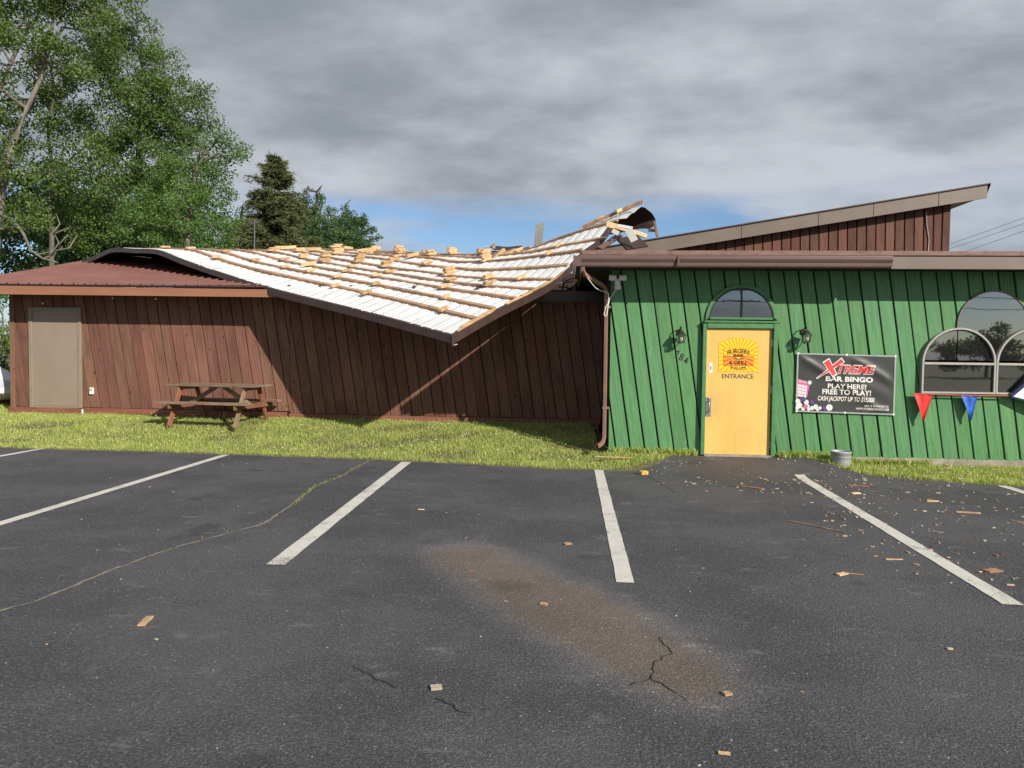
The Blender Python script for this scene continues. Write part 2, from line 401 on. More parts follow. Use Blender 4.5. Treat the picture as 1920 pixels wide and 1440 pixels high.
def asphalt_mat():
    mt, t, b = newmat('asphalt'); g = t.coord(); x, y, z = t.sep(g)
    fine = t.noise(g, 170, 4, .75); agg = t.vor(g, 125, out='Color'); aggv = t.sep(agg)[0]
    mid = t.noise(g, 22, 5, .65); big = t.noise(g, .6, 6, .62)
    grit = t.noise(g, 62, 4, .8)
    c = t.mix(t.ramp(fine, .32, .70), (0.015, 0.015, 0.0175), (0.1225, 0.1212, 0.1275))
    c = t.mix(t.ramp(grit, .52, .60, 0, .75), c, (0.1562, 0.1537, 0.1588)); c = t.mix(t.ramp(grit, .47, .39, 0, .75), c, (0.0125, 0.0125, 0.015))
    c = t.mix(t.ramp(aggv, .84, .98, 0, .75), c, (0.25, 0.2438, 0.2375))
    c = t.mix(t.ramp(mid, .40, .66, 0, .25), c, (0.1125, 0.1112, 0.115))
    c = t.mix(t.ramp(big, .42, .62, 0, .40), c, (0.1, 0.09625, 0.0975))
    c = t.mix(t.ramp(big, .58, .40, 0, .35), c, (.030, .030, .033))
    c = t.mix(1, c, (.97, .985, 1.05), 'MULTIPLY')
    oil = t.noise(g, 1.25, 4, .5); c = t.mix(t.ramp(oil, .62, .70, 0, .4), c, (.022, .021, .022))
    # pale scuffs and dust
    sc = t.noise(t.mapp(g, (1.0, 1.7, 1), (0, 0, radians(7))), 2.1, 8, .74)
    c = t.mix(t.ramp(sc, .575, .72, 0, .6), c, (.22, .21, .20))
    sc2 = t.math('MULTIPLY', t.ramp(t.noise(t.mapp(g, (.8, 2.4, 1), (0, 0, radians(-5)), (3, 1, 0)), 1.7, 7, .68), .60, .70), t.ramp(fine, .38, .6))
    c = t.mix(t.math('MULTIPLY', sc2, .55), c, (.27, .255, .23))
    spk = t.vor(g, 16, out='Distance'); spc = t.sep(t.vor(g, 16, out='Color'))[1]
    c = t.mix(t.math('MULTIPLY', t.ramp(spk, .07, .11, .85, 0), t.ramp(spc, .72, .75)), c, (.42, .40, .36))
    # the brown spill between two bays
    ax, ay, bx_, by_ = -.84, 6.20, .62, 3.98
    L2 = (bx_-ax)**2+(by_-ay)**2
    tt = t.math('DIVIDE', t.math('ADD', t.math('MULTIPLY', t.math('SUBTRACT', x, ax), bx_-ax), t.math('MULTIPLY', t.math('SUBTRACT', y, ay), by_-ay)), L2, clamp=True)
    px = t.math('SUBTRACT', x, t.math('ADD', ax, t.math('MULTIPLY', tt, bx_-ax)))
    py = t.math('SUBTRACT', y, t.math('ADD', ay, t.math('MULTIPLY', tt, by_-ay)))
    dist = t.math('SQRT', t.math('ADD', t.math('MULTIPLY', px, px), t.math('MULTIPLY', py, py)))
    dist = t.math('ADD', dist, t.math('MULTIPLY', t.math('SUBTRACT', t.noise(g, 2.2, 6, .7), .5), .36))
    dist = t.math('SUBTRACT', dist, t.math('MULTIPLY', t.math('SINE', t.math('MULTIPLY', tt, 3.14)), .09))
    halo = t.ramp(dist, .24, .56, .8, 0); core = t.ramp(dist, .20, .33, 1.0, 0)
    def tint(col, k, off):
        m1 = t.mix(1, col, k, 'MULTIPLY'); return t.mix(1, m1, off, 'ADD')
    c = t.mix(halo, c, tint(c, (1.42, 1.36, 1.26), (.030, .027, .024)))
    c = t.mix(core, c, tint(c, (.98, .87, .78), (.012, .009, .006)))
    # trodden dust in front of the entrance
    dx = t.math('SUBTRACT', x, 2.5); dy = t.math('SUBTRACT', y, 11.2)
    dd = t.math('SQRT', t.math('ADD', t.math('MULTIPLY', dx, dx), t.math('MULTIPLY', dy, dy)))
    c = t.mix(t.ramp(dd, .3, 1.2, .4, 0), c, (.115, .088, .072))
    t.put(b.inputs['Base Color'], c); b.inputs['Roughness'].default_value = .78; b.inputs['Specular IOR Level'].default_value = .35
    h = t.math('ADD', t.math('MULTIPLY', fine, .4), t.math('ADD', t.math('MULTIPLY', grit, .9), t.math('MULTIPLY', t.vor(g, 80), .5)))
    t.put(b.inputs['Normal'], t.bump(h, .8, .012))
    return mt
m_asphalt = asphalt_mat()

def paint_mat():
    mt, t, b = newmat('worn_road_paint'); g = t.coord()
    wear = t.math('ADD', t.math('MULTIPLY', t.noise(g, 60, 4, .7), .55), t.math('MULTIPLY', t.noise(g, 3, 4, .6), .45))
    c = t.mix(t.ramp(wear, .53, .62, 0, .85), t.mix(t.noise(g, 9, 4), (0.504, 0.486, 0.441), (0.666, 0.648, 0.603)), (.12, .115, .11))
    t.put(b.inputs['Base Color'], c); b.inputs['Roughness'].default_value = .75
    t.put(b.inputs['Normal'], t.bump(t.noise(g, 150, 3, .7), .5, .006)); return mt
m_paint = paint_mat()

def ground_mat():
    mt, t, b = newmat('turf_soil'); g = t.coord()
    c = t.mix(t.ramp(t.noise(g, 14, 5, .65), .35, .65), (.075, .075, .03), (.16, .145, .07))
    c = t.mix(t.ramp(t.noise(g, 1.3, 4), .5, .7, 0, .6), c, (.16, .15, .06))
    t.put(b.inputs['Base Color'], c); b.inputs['Roughness'].default_value = .9
    t.put(b.inputs['Normal'], t.bump(t.noise(g, 30, 4), .5, .03)); return mt
m_ground = ground_mat()

def leaf_mat(name, c0, c1, trans=.35, straw=None, clump=.8):
    mt, t, b = newmat(name); out = t.n['Material Output']
    isl = t.new('ShaderNodeNewGeometry').outputs['Random Per Island']
    c = t.mix(isl, c0, c1)
    cl = t.noise(t.coord(), clump, 3)
    c = t.mix(t.ramp(cl, .35, .7, 0, .6), c, scale_col(c1, 1.15))
    if straw: c = t.mix(t.ramp(t.math('FRACT', t.math('MULTIPLY', isl, 17.3)), .74, .95, 0, .8), c, straw)
    t.put(b.inputs['Base Color'], c); b.inputs['Roughness'].default_value = .55; b.inputs['Specular IOR Level'].default_value = .3
    tr = t.new('ShaderNodeBsdfTranslucent'); t.put(tr.inputs['Color'], t.mix(1, c, (1.25, 1.3, .7), 'MULTIPLY'))
    ms = t.new('ShaderNodeMixShader'); ms.inputs[0].default_value = trans
    t.l.new(b.outputs[0], ms.inputs[1]); t.l.new(tr.outputs[0], ms.inputs[2]); t.l.new(ms.outputs[0], out.inputs['Surface'])
    return mt
m_leafA = leaf_mat('ash_leaves', (.055, .105, .024), (.135, .19, .05), .36)
m_leafB = leaf_mat('poplar_leaves', (.048, .10, .024), (.118, .18, .05), .34)
m_leafC = leaf_mat('birch_leaves', (.055, .125, .028), (.135, .22, .058), .35)
m_leafD = leaf_mat('far_leaves', (.042, .095, .036), (.09, .16, .06), .32)
m_needle = leaf_mat('spruce_needles', (.055, .082, .034), (.145, .155, .07), .25)
m_grass = leaf_mat('grass_blades', (0.1995, 0.3045, 0.05775), (0.4515, 0.504, 0.147), .38, straw=(0.756, 0.693, 0.357), clump=2.0)
m_weed = leaf_mat('crack_weeds', (.10, .15, .03), (.24, .27, .07), .3, straw=(.3, .24, .12))

# ------------------------------------------------------------------ ground, lot
EX = [-60, -9.5, -6.7, -3.0, -.1, .75, 1.1, 1.42, 1.62, 1.85, 3.45, 3.72, 3.98, 4.22, 4.65, 5.4, 6.1, 9, 60]
EY = [11.95, 11.85, 11.78, 11.50, 10.99, 10.96, 11.02, 11.35, 11.80, 11.965, 11.965, 11.85, 11.50, 11.15, 10.86, 10.58, 10.42, 10.3, 10.2]
def Ye(x):
    y = float(np.interp(x, EX, EY))
    return y if 1.3 < x < 4.2 else y + .02*sin(x*7.1)+.015*sin(x*17.3+1)
def lot_z(x, y): return .125*sst((y-10.45)/1.5)*sst((x-.9)/.5)*sst((4.5-x)/.7)
def ground_z(x, y):
    e = Ye(x)
    if y < e: return lot_z(x, y)-.05 + (.055*sst((y-e+.18)/.18))
    k = sst((x-.35)/.35); Lh = .315*(1-k)+(.125-.10*sst((x-3.9)/.8))*k; W = 14.55*(1-k)+11.95*k
    lawn = Lh*sst((y-e)/max(W-e, .05))**.9
    return max(lawn, lot_z(x, y)) + .006
def axis(parts):
    out = []
    for a, b, st in parts: out += list(np.arange(a, b, st))
    return out + [parts[-1][1]]
gx = axis([(-600, -60, 60), (-60, -14, 4), (-14, 9.5, .2), (9.5, 60, 4), (60, 600, 60)])
gy = axis([(-600, -60, 60), (-60, -10, 5), (-10, 10, 1), (10, 15.2, .1), (15.2, 24, 1), (24, 80, 6), (80, 600, 65)])
V = [(x, y, ground_z(x, y) if abs(x) < 70 and -20 < y < 30 else (.36 if y > 12 else -.05)) for y in gy for x in gx]
nx = len(gx); Fq = [(j*nx+i, j*nx+i+1, (j+1)*nx+i+1, (j+1)*nx+i) for j in range(len(gy)-1) for i in range(nx-1)]
ground = tag(obj('ground', V, Fq, m_ground, smooth=True), kind='structure', label='grassy ground round the parking lot and buildings')

lx = axis([(-40, -10, 2), (-10, 9, .1), (9, 40, 2)])
lt = [0, .2, .4, .55, .7, .8, .86, .90, .93, .95, .965, .98, .99, 1]
V = []
for x in lx:
    e = Ye(x)+.012*math.sin(x*41)
    for q in lt:
        y = -9+q*(e+9); V.append((x, y, lot_z(x, y)))
k = len(lt); Fq = [(i*k+j, (i+1)*k+j, (i+1)*k+j+1, i*k+j+1) for i in range(len(lx)-1) for j in range(k-1)]
lot = tag(obj('parking_lot', V, Fq, m_asphalt, smooth=True), kind='structure', label='dark asphalt parking lot with white bay lines')

road = tag(obj('road', [(-200, -22, -.03), (200, -22, -.03), (200, -14, -.03), (-200, -14, -.03)], [(0, 1, 2, 3)], m_asphalt), kind='structure', label='road across from the lot')

def strip(name, pts, widths, mat, parent, dz=.005, jit=0.0, close=False):
    "thin painted or cracked strip lying on the lot"
    vs = []; n = len(pts)
    for i, p in enumerate(pts):
        a, b = Vector(pts[max(i-1, 0)]), Vector(pts[min(i+1, n-1)]); d = (b-a).normalized(); nn = Vector((-d.y, d.x)); w = widths[i] if isinstance(widths, list) else widths
        for s in (-1, 1):
            q = Vector(p)+nn*s*w/2+nn*random.uniform(-jit, jit); vs.append((q.x, q.y, lot_z(q.x, q.y)+dz))
    o = obj(name, vs, [(2*i, 2*i+1, 2*i+3, 2*i+2) for i in range(n-1)], mat); keep(o, parent); return o
for x0, y0, x1, y1, w in ((-8.80, 6.9, -8.80, 11.88, .115), (-5.42, 6.1, -5.50, 11.64, .125), (-2.29, 5.70, -2.47, 11.33, .15), (.45, 5.55, .47, 11.0, .13), (3.10, 5.35, 3.30, 10.84, .14), (5.86, 5.2, 5.84, 10.44, .14)):
    n = 40; strip('parking_line', [(x0+(x1-x0)*i/n, y0+(y1-y0)*i/n) for i in range(n+1)], w, m_paint, lot, .005, .003)
m_crack = M('crack_dark', (.012, .011, .010), .95, .2)
m_crackdust = M('crack_dust', (.20, .17, .14), .95, .3, 20)
def wiggle(pts, step=.06, amp=.012):
    out = []
    for a, b in zip(pts[:-1], pts[1:]):
        L = math.hypot(b[0]-a[0], b[1]-a[1]); n = max(2, int(L/step))
        for i in range(n):
            q = i/n; out.append((a[0]+(b[0]-a[0])*q+random.uniform(-amp, amp), a[1]+(b[1]-a[1])*q+random.uniform(-amp, amp)))
    return out + [pts[-1]]
CR1 = [(-3.9, 4.2), (-3.63, 4.5), (-3.54, 4.66), (-3.49, 5.2), (-3.43, 5.71), (-3.28, 6.27), (-2.96, 7.02), (-3.02, 8.02), (-3.15, 9.11), (-3.06, 9.9), (-3.07, 11.35)]
p = wiggle(CR1, .07, .012); strip('crack', p, [random.uniform(.012, .04) for _ in p], m_crackdust, lot, .003)
for pts in ([(.57, 4.49), (.61, 4.25), (.51, 4.13), (.46, 3.91), (.61, 3.67)], [(.46, 3.91), (.34, 3.81)], [(-1.14, 3.89), (-.85, 3.66)], [(-.62, 3.56), (-.45, 3.43)], [(1.15, 10.6), (1.25, 9.9), (1.35, 9.3)]):
    p = wiggle(pts, .035, .01); strip('crack', p, [random.uniform(.003, .010) for _ in p], m_crack, lot, .003)

def blades(name, P, H, W, mat, lean=.5):
    "one three-sided blade with a bend for every root point"
    n = len(P); a = RNG.uniform(0, 2*pi, n); le = RNG.normal(0, lean, n)*H; lb = RNG.uniform(0, 2*pi, n)
    ux, uy = np.cos(a)*W/2, np.sin(a)*W/2; Vv = np.zeros((n, 5, 3)); 
    Vv[:, 0] = P+np.stack([-ux, -uy, 0*ux], 1); Vv[:, 1] = P+np.stack([ux, uy, 0*ux], 1)
    mid = P+np.stack([np.cos(lb)*le*.35, np.sin(lb)*le*.35, H*.6], 1)
    Vv[:, 2] = mid+np.stack([ux*.7, uy*.7, 0*ux], 1); Vv[:, 3] = mid-np.stack([ux*.7, uy*.7, 0*ux], 1)
    Vv[:, 4] = P+np.stack([np.cos(lb)*le, np.sin(lb)*le, H], 1)
    i0 = np.arange(n)*5; T = np.concatenate([np.stack([i0, i0+1, i0+2], 1), np.stack([i0, i0+2, i0+3], 1), np.stack([i0+3, i0+2, i0+4], 1)])
    return npmesh(name, Vv.reshape(-1, 3), T, mat)
def scatter(n, x0, x1, y0, y1, test):
    xs = RNG.uniform(x0, x1, n); ys = RNG.uniform(y0, y1, n); out = []
    for x, y in zip(xs, ys):
        if test(x, y): out.append((x, y, ground_z(x, y)-.004))
    return np.array(out)
def lawn_ok(x, y):
    e = Ye(x)+.015+.05*(.5+.5*sin(x*3.1+sin(x*9)))*random.random()
    if y < e: return False
    if .3 < x < 1.9 and abs(y-e) < .22*max(0, 1-abs(x-1.15)/.6): return random.random() < .12      # bare soil where the lawn meets the walk
    if sin(x*1.9+2.1*sin(y*1.7))*sin(y*2.6+1.3*sin(x*1.1)) > .62 and random.random() < .62: return False
    if abs(x+6.66) < .9 and abs(y-13.86) < .5 and random.random() < .5: return False
    return y < (14.66 if x < .5 else 11.95)
P = scatter(190000, -14, 1.9, 10.9, 14.66, lawn_ok); n = len(P)
tuft = .6+.75*np.array([.5+.5*sin(p[0]*2.3+1.7*sin(p[1]*3.1))*cos(p[1]*4.3+p[0]) for p in P])
tag(blades('lawn_grass', P, RNG.uniform(.022, .065, n)*tuft, RNG.uniform(.005, .010, n), m_grass), 'sunlit mown lawn between the brown wall and the asphalt', 'grass', kind='stuff')
P = scatter(34000, 3.4, 9.5, 10.3, 11.95, lawn_ok); n = len(P)
tag(blades('verge_grass', P, RNG.uniform(.025, .07, n), RNG.uniform(.006, .012, n), m_grass), 'narrow grass verge along the foot of the green wall', 'grass', kind='stuff')
P = scatter(14000, -16, -11.7, 14.6, 17, lambda x, y: True); n = len(P)
tag(blades('side_grass', P, RNG.uniform(.05, .16, n), RNG.uniform(.008, .014, n), m_grass), 'grass beside the left corner of the brown building', 'grass', kind='stuff')
P = scatter(420, -13, 1.4, 11.2, 14.5, lawn_ok); mb = MB()
for x, y, z in P:
    r_ = random.uniform(.006, .013); h_ = random.uniform(.045, .08); mb.lathe([(0, -r_*.6), (r_, -r_*.2), (r_*.9, r_*.4), (0, r_*.7)], (x, y, z+h_), 6)
m_clover = M('clover_white', (.70, .68, .56), .8, .1)
tag(mb.build('clover_flowers', m_clover), 'tiny white clover heads dotted over the lawn', 'flowers', kind='stuff')
P = []
for x, y in wiggle(CR1[4:], .006, .012):
    dn = .55 if 8.0 < y < 9.8 else (.22 if y > 9.8 else .06)
    if random.random() < dn: P.append((x+random.gauss(0, .014), y+random.gauss(0, .01), 0))
P = np.array(P); n = len(P)
tag(blades('crack_weeds', P, RNG.uniform(.01, .035, n), RNG.uniform(.005, .012, n), m_weed, .9), 'thin line of weeds growing in the asphalt crack', 'weeds', kind='stuff')
P = []
for k in range(2600):
    x = random.uniform(.7, 5.6) if random.random() < .93 else random.uniform(-11, .6); P.append((x, (11.95 if x > .66 else 14.64)-abs(random.gauss(0, .03)), 0))
P = np.array([(x, y, ground_z(x, y)) for x, y, z in P if not (2.05 < x < 3.3)]); n = len(P)
tag(blades('wall_foot_weeds', P, RNG.uniform(.05, .13, n), RNG.uniform(.01, .02, n), m_grass, .6), 'taller unmown grass tufts along the foot of the walls', 'grass', kind='stuff')

# ------------------------------------------------------------------ more mesh helpers
def arch_poly(cx, zb, zs, r, n=24, rz=None):
    rz = rz or r
    pts = [(cx-r, zb), (cx+r, zb)] if zs > zb+1e-4 else []
    return pts + [(cx+r*cos(pi*i/n), zs+rz*sin(pi*i/n)) for i in range(n+1)]
def ring(mb, poly, w, y0, y1, ch=.004):
    inn = inset(poly, w); n = len(poly); o2, i2 = inset(poly, ch), inset(poly, w-ch)
    vs = [(p[0], y1, p[1]) for p in poly]+[(p[0], y0+ch, p[1]) for p in poly]+[(p[0], y0, p[1]) for p in o2]+[(p[0], y0, p[1]) for p in i2]+[(p[0], y0+ch, p[1]) for p in inn]+[(p[0], y1, p[1]) for p in inn]
    fs = []
    for k in range(5):
        for i in range(n): j = (i+1) % n; fs.append((k*n+i, k*n+j, (k+1)*n+j, (k+1)*n+i))
    mb.add(vs, fs)
LEAN = .152
def siding(x0, x1, z0, z1, yf, yb, mat, wall, pitch=.228, gap=.02, ch=.006, phase=0., cut=None, zj=.008, name='board', gj=.006):
    "leaning boards, each a mesh of its own, between x0 and x1"
    xb = x0-phase; k = 0
    while xb < x1+LEAN*(z1-z0)+.3:
        g = gap+random.uniform(-gj, gj); zb = z0+random.uniform(-zj, zj); w = pitch-g
        poly = [(xb, zb), (xb+w, zb), (xb+w-LEAN*(z1-zb), z1), (xb-LEAN*(z1-zb), z1)]
        poly = clip(poly, -1, 0, -x0); poly = clip(poly, 1, 0, x1)
        if cut: poly = clip(poly, *cut)
        dd = []
        for q in poly:
            if not dd or math.hypot(q[0]-dd[-1][0], q[1]-dd[-1][1]) > .004: dd.append(q)
        if len(dd) > 2 and math.hypot(dd[0][0]-dd[-1][0], dd[0][1]-dd[-1][1]) < .004: dd.pop()
        if len(dd) >= 3:
            area = abs(sum(dd[i-1][0]*dd[i][1]-dd[i][0]*dd[i-1][1] for i in range(len(dd))))/2
            if area > .012: MB().prism(dd, yf+random.uniform(-.004, .004), yb, ch).build(name, mat, wall)
        xb += pitch+random.uniform(-.004, .004)*0; k += 1
R3 = lambda ax, ang: Matrix.Rotation(ang, 3, ax)

# ================================================================== the green bar building
bar = empty('bar_building', (.66, 12, .1), label='green board-sided bar building with yellow door and low flat roof', cat='building')
GY = 12.0
wall = MB().box((6.33, GY+.06, 1.6), (11.34, .12, 2.93)).build('wall', m_greenback, bar)
siding(.66, 12, .14, 3.04, GY-.026, GY+.01, m_green, wall, .2285, .023, .005, .09, gj=.005)
MB().box((.72, 15.6, 1.6), (.10, 6.96, 2.93)).build('side_wall', m_brownback, bar)
MB().box((6.33, GY+.05, .02), (11.3, .16, .28), ch=.02).build('foundation', m_concrete, bar)
# roof edge
mb = MB(); mb.box((6.15, 15.7, 3.135), (11.9, 8.5, .12)); rf = mb.build('roof', m_roofing, bar)
MB().box((6.35, 11.70, 3.058), (11.5, .58, .02)).build('soffit', m_soffit, bar)
MB().box((.235, 15.4, 3.25), (.05, 5.0, .14), ch=.006).build('roof_edge_cap', m_cap, rf)  # left run added to block sun leaking under the sheet onto the brown wall
MB().box((6.15, 11.41, 3.232), (11.94, .05, .07), ch=.006).build('roof_edge_cap', m_cap, rf)
mb = MB(); mb.box((8.45, 11.42, 3.10), (7.5, .025, .19), ch=.004); mb.build('fascia', m_taupe, bar)
mb = MB(); mb.box((2.45, 11.42, 3.10), (4.5, .022, .11), ch=.003); mb.build('fascia', m_gutter, bar)
def gutter_run(mb, a, b, n):
    "ogee gutter swept from a to b; n is the outward direction"
    prof = [(0, .165), (0, .0), (.075, .0), (.085, .02), (.088, .06), (.105, .085), (.118, .11), (.118, .15), (.112, .165), (.10, .165), (.10, .115), (.08, .08), (.072, .02), (.012, .02), (.012, .15)]
    a, b, n = Vector(a), Vector(b), Vector(n); k = len(prof)
    vs = [a+n*u+Vector((0, 0, w)) for u, w in prof]+[b+n*u+Vector((0, 0, w)) for u, w in prof]
    fs = [(i, i+1, k+i+1, k+i) for i in range(k-1)]
    fs += [(1, 2, 3, 4, 5, 6, 7, 0)[::-1], (k+1, k+2, k+3, k+4, k+5, k+6, k+7, k)]
    mb.add(vs, fs)
mb = MB(); gutter_run(mb, (.17, 11.40, 3.018), (4.68, 11.40, 3.018), (0, -1, 0)); gu = mb.build('gutter', m_gutter, bar)
mb = MB(); gutter_run(mb, (.17, 11.282, 3.018), (.17, 13.3, 3.018), (-1, 0, 0)); mb.build('gutter', m_gutter, bar)
MB().box((1.6, 11.275, 3.1), (.03, .03, .14), ch=.006).build('gutter_joint', m_gutter, gu)
mb = MB(); mb.box((2.7, 11.295, 3.168), (3.9, .01, .012)); mb.build('gutter_lip', m_cap, gu)
# downspout
def rect_tube(mb, pts, w, h):
    rings = []
    for i, p in enumerate(pts):
        p = Vector(p); d = (Vector(pts[min(i+1, len(pts)-1)])-Vector(pts[max(i-1, 0)])).normalized()
        x = d.cross(Vector((-1, 0.25, 0)))
        x.normalize(); y = d.cross(x); rings.append([p+x*a*w/2+y*b*h/2 for a, b in ((-1, -.8), (-.8, -1), (.8, -1), (1, -.8), (1, .8), (.8, 1), (-.8, 1), (-1, .8))])
    n = 8; vs = [q for rr in rings for q in rr]
    fs = [(i*n+k, i*n+(k+1) % n, (i+1)*n+(k+1) % n, (i+1)*n+k) for i in range(len(pts)-1) for k in range(n)]
    mb.add(vs, fs)
mb = MB(); rect_tube(mb, [(.20, 11.36, 3.03), (.20, 11.36, 2.96), (.225, 11.42, 2.91), (.50, 11.84, 2.79), (.56, 11.93, 2.75), (.585, 11.955, 2.68), (.59, 11.955, 1.5), (.59, 11.955, .38), (.575, 11.93, .31), (.53, 11.86, .27), (.47, 11.77, .255)], .060, .052)
dsp = mb.build('downspout', m_dspout, bar)
for z in (2.45, .85): MB().box((.605, 11.965, z), (.11, .075, .035), ch=.004).build('strap', m_dspout, dsp)
# clerestory above the flat roof
CY = 17.5; top = lambda x: 4.383+.167*(x-2.09)
cl = MB().prism([(.6, 3.2), (8.55, 3.2), (8.55, top(8.55)-.25), (.6, top(.6)-.25)], CY+.30, CY+.4).build('clerestory_wall', m_brownback, bar)
siding_x = []
x = .7; 
while x < 8.42:
    w = .185; zt = top(x)-.27
    if zt > 3.6: MB().prism([(x, 3.3), (x+w, 3.3), (x+w-.03, top(x+w)-.27), (x-.03, zt)], CY+.27+random.uniform(-.004, .004), CY+.305, .005).build('board', m_clerwood, cl)
    x += .21
MB().box((8.50, CY+.27, 4.2), (.16, .05, 2.5), ch=.005).build('corner_board', m_clerwood, cl)
MB().tube([(8.05, CY+.25, 5.02), (8.07, CY+.25, 4.75), (8.13, CY+.25, 4.4), (8.12, CY+.25, 4.1)], .012, 5).build('cable', m_alu, cl)
mb = MB(); a, b = .55, 9.23
mb.prism([(a, top(a)-.295), (b, top(b)-.295), (b, top(b)), (a, top(a))], CY, CY+.03, .003); mb.build('clerestory_fascia', m_taupe, bar)
mb = MB(); mb.add([(a, CY+.03, top(a)-.24), (b, CY+.03, top(b)-.24), (b, CY+6, top(b)-.24), (a, CY+6, top(a)-.24), (a, CY-.04, top(a)+.004), (b+.05, CY-.04, top(b)+.012), (b+.05, CY+6, top(b)+.012), (a, CY+6, top(a)+.004), (a, CY-.04, top(a)+.028), (b+.05, CY-.04, top(b)+.036), (b+.05, CY+6, top(b)+.036), (a, CY+6, top(a)+.028)],
       [(0, 3, 2, 1), (4, 5, 9, 8), (5, 6, 10, 9), (8, 9, 10, 11), (4, 7, 6, 5), (7, 4, 8, 11), (1, 2, 6, 5)])
mb.build('clerestory_roof', m_darktrim, bar)
for x in (3.9, 5.6, 6.8, 8.2): MB().box((x, CY-.004, top(x)-.15), (.012, .008, .28)).build('fascia_seam', m_gutter, bar)

# ---- yellow door, its casing and fanlight
dr = MB().box((2.662, 11.955, 1.142), (1.006, .045, 1.98), ch=.004).build('door', m_yellow, bar)
mb = MB(); mb.box((2.125, 11.94, 1.18), (.058, .09, 2.08), ch=.005); mb.box((3.205, 11.93, 1.18), (.065, .11, 2.08), ch=.005); mb.box((2.665, 11.935, 2.175), (1.02, .10, .085), ch=.005)
mb.build('door_frame', m_greentrim, bar)
mb = MB(); mb.box((2.69, 11.925, 2.232), (1.17, .12, .032), ch=.006); mb.build('lintel', m_greentrim, bar)
MB().box((2.665, 11.93, .135), (1.04, .14, .035), ch=.006).build('threshold', m_concrete, bar)
mb = MB(); ring(mb, arch_poly(2.69, 2.249, 2.26, .555, rz=.56), .055, 11.94, 11.985); fan = mb.build('fanlight', m_greentrim, bar)
mb = MB(); ring(mb, arch_poly(2.69, 2.252, 2.262, .503, rz=.505), .022, 11.94, 11.985, .002); mb.build('inner_frame', m_black, fan)
MB().prism(arch_poly(2.69, 2.255, 2.264, .495, rz=.497), 11.962, 11.97).build('pane', m_glass, fan)
for z in (1.91, 1.18, .32):
    mb = MB(); mb.box((3.168, 11.925, z), (.03, .02, .12), ch=.003); mb.tube([(3.172, 11.915, z-.06), (3.172, 11.915, z+.06)], .009, 8); mb.build('hinge', m_metal, dr)
mb = MB(); mb.box((2.205, 11.930, .895), (.085, .006, .30), ch=.002); mb.build('handle_plate', m_metal, dr)
mb = MB(); mb.tube([(2.21, 11.928, .99), (2.21, 11.885, .985), (2.21, 11.872, .95), (2.21, 11.872, .86), (2.21, 11.885, .825), (2.21, 11.928, .82)], .010, 8); mb.tube([(2.215, 11.93, 1.03), (2.215, 11.915, 1.03)], .018, 12)
mb.build('pull_handle', m_metal, dr, True)
MB().box((2.232, 11.931, 1.51), (.05, .003, .16)).build('notice_sticker', m_whiteplastic, dr)
m_noticeblue = M('notice_print', (.12, .14, .25), .6)
MB().box((2.232, 11.9285, 1.51), (.016, .002, .06)).build('sticker_print', m_noticeblue, dr)
# the sunburst decal
m_dy = M('decal_yellow', (.90, .62, .015), .4, .03); m_do = M('decal_orange', (.82, .36, .02), .4, .05); m_dr = M('decal_red', (.72, .10, .03), .4, .05); m_dg = M('decal_green', (.12, .16, .02), .4, .05)
def decal_poly(x0, x1, z0, z1, rise, n=12):
    return [(x0, z0), (x1, z0)] + [(x1+(x0-x1)*i/n, z1+rise*(1-(2*i/n-1)**2)) for i in range(n+1)]
DP = decal_poly(2.354, 2.950, 1.455, 1.895, .085); DC = (2.652, 1.70)
MB().prism(inset(DP, -.004), 11.9312, 11.9325).build('decal_border', m_dkbrownletter, dr)
MB().prism(DP, 11.9298, 11.9311).build('decal', m_dy, dr)
def hit(poly, c, a):
    best = None; d = (cos(a), sin(a))
    for i in range(len(poly)):
        p, q = poly[i-1], poly[i]; ex, ez = q[0]-p[0], q[1]-p[1]; det = d[0]*(-ez)+ex*d[1]
        if abs(det) < 1e-9: continue
        t = ((p[0]-c[0])*(-ez)+ex*(p[1]-c[1]))/det; u = (d[0]*(p[1]-c[1])-d[1]*(p[0]-c[0]))/det
        if t > 0 and -1e-6 <= u <= 1+1e-6 and (best is None or t < best): best = t
    return (c[0]+d[0]*best, c[1]+d[1]*best)
def rays(name, poly, c, n, y, mat, r0=.0, duty=.5, off=0):
    mb = MB()
    for i in range(n):
        a0, a1 = off+2*pi*i/n, off+2*pi*(i+duty)/n
        p0, p1 = hit(poly, c, a0), hit(poly, c, a1)
        q0, q1 = (c[0]+(p0[0]-c[0])*r0, c[1]+(p0[1]-c[1])*r0), (c[0]+(p1[0]-c[0])*r0, c[1]+(p1[1]-c[1])*r0)
        mb.add([(q0[0], y, q0[1]), (p0[0], y, p0[1]), (p1[0], y, p1[1]), (q1[0], y, q1[1])], [(0, 1, 2, 3)])
    return mb.build(name, mat, dr)
rays('decal_rays', inset(DP, .006), DC, 30, 11.9288, m_do, .1)
IP = [(2.428, 1.553), (2.884, 1.553), (2.884, 1.812), (2.428, 1.812)]
MB().prism(inset(IP, -.004), 11.9278, 11.9284).build('decal_border', m_dkbrownletter, dr)
MB().prism([(2.428, 1.70), (2.884, 1.70), (2.884, 1.812), (2.428, 1.812)], 11.9270, 11.9277).build('decal_panel', m_dy, dr)
MB().prism([(2.428, 1.553), (2.884, 1.553), (2.884, 1.70), (2.428, 1.70)], 11.9270, 11.9277).build('decal_panel', m_dr, dr)
rays('decal_rays', IP, (2.656, 1.69), 22, 11.9262, m_do, .1, .5, .1)
bun = [(2.656+.10*cos(pi*i/12), 1.685+.045*sin(pi*i/12)) for i in range(13)]
MB().prism(bun, 11.9248, 11.9258).build('decal_bun', m_dr, dr)
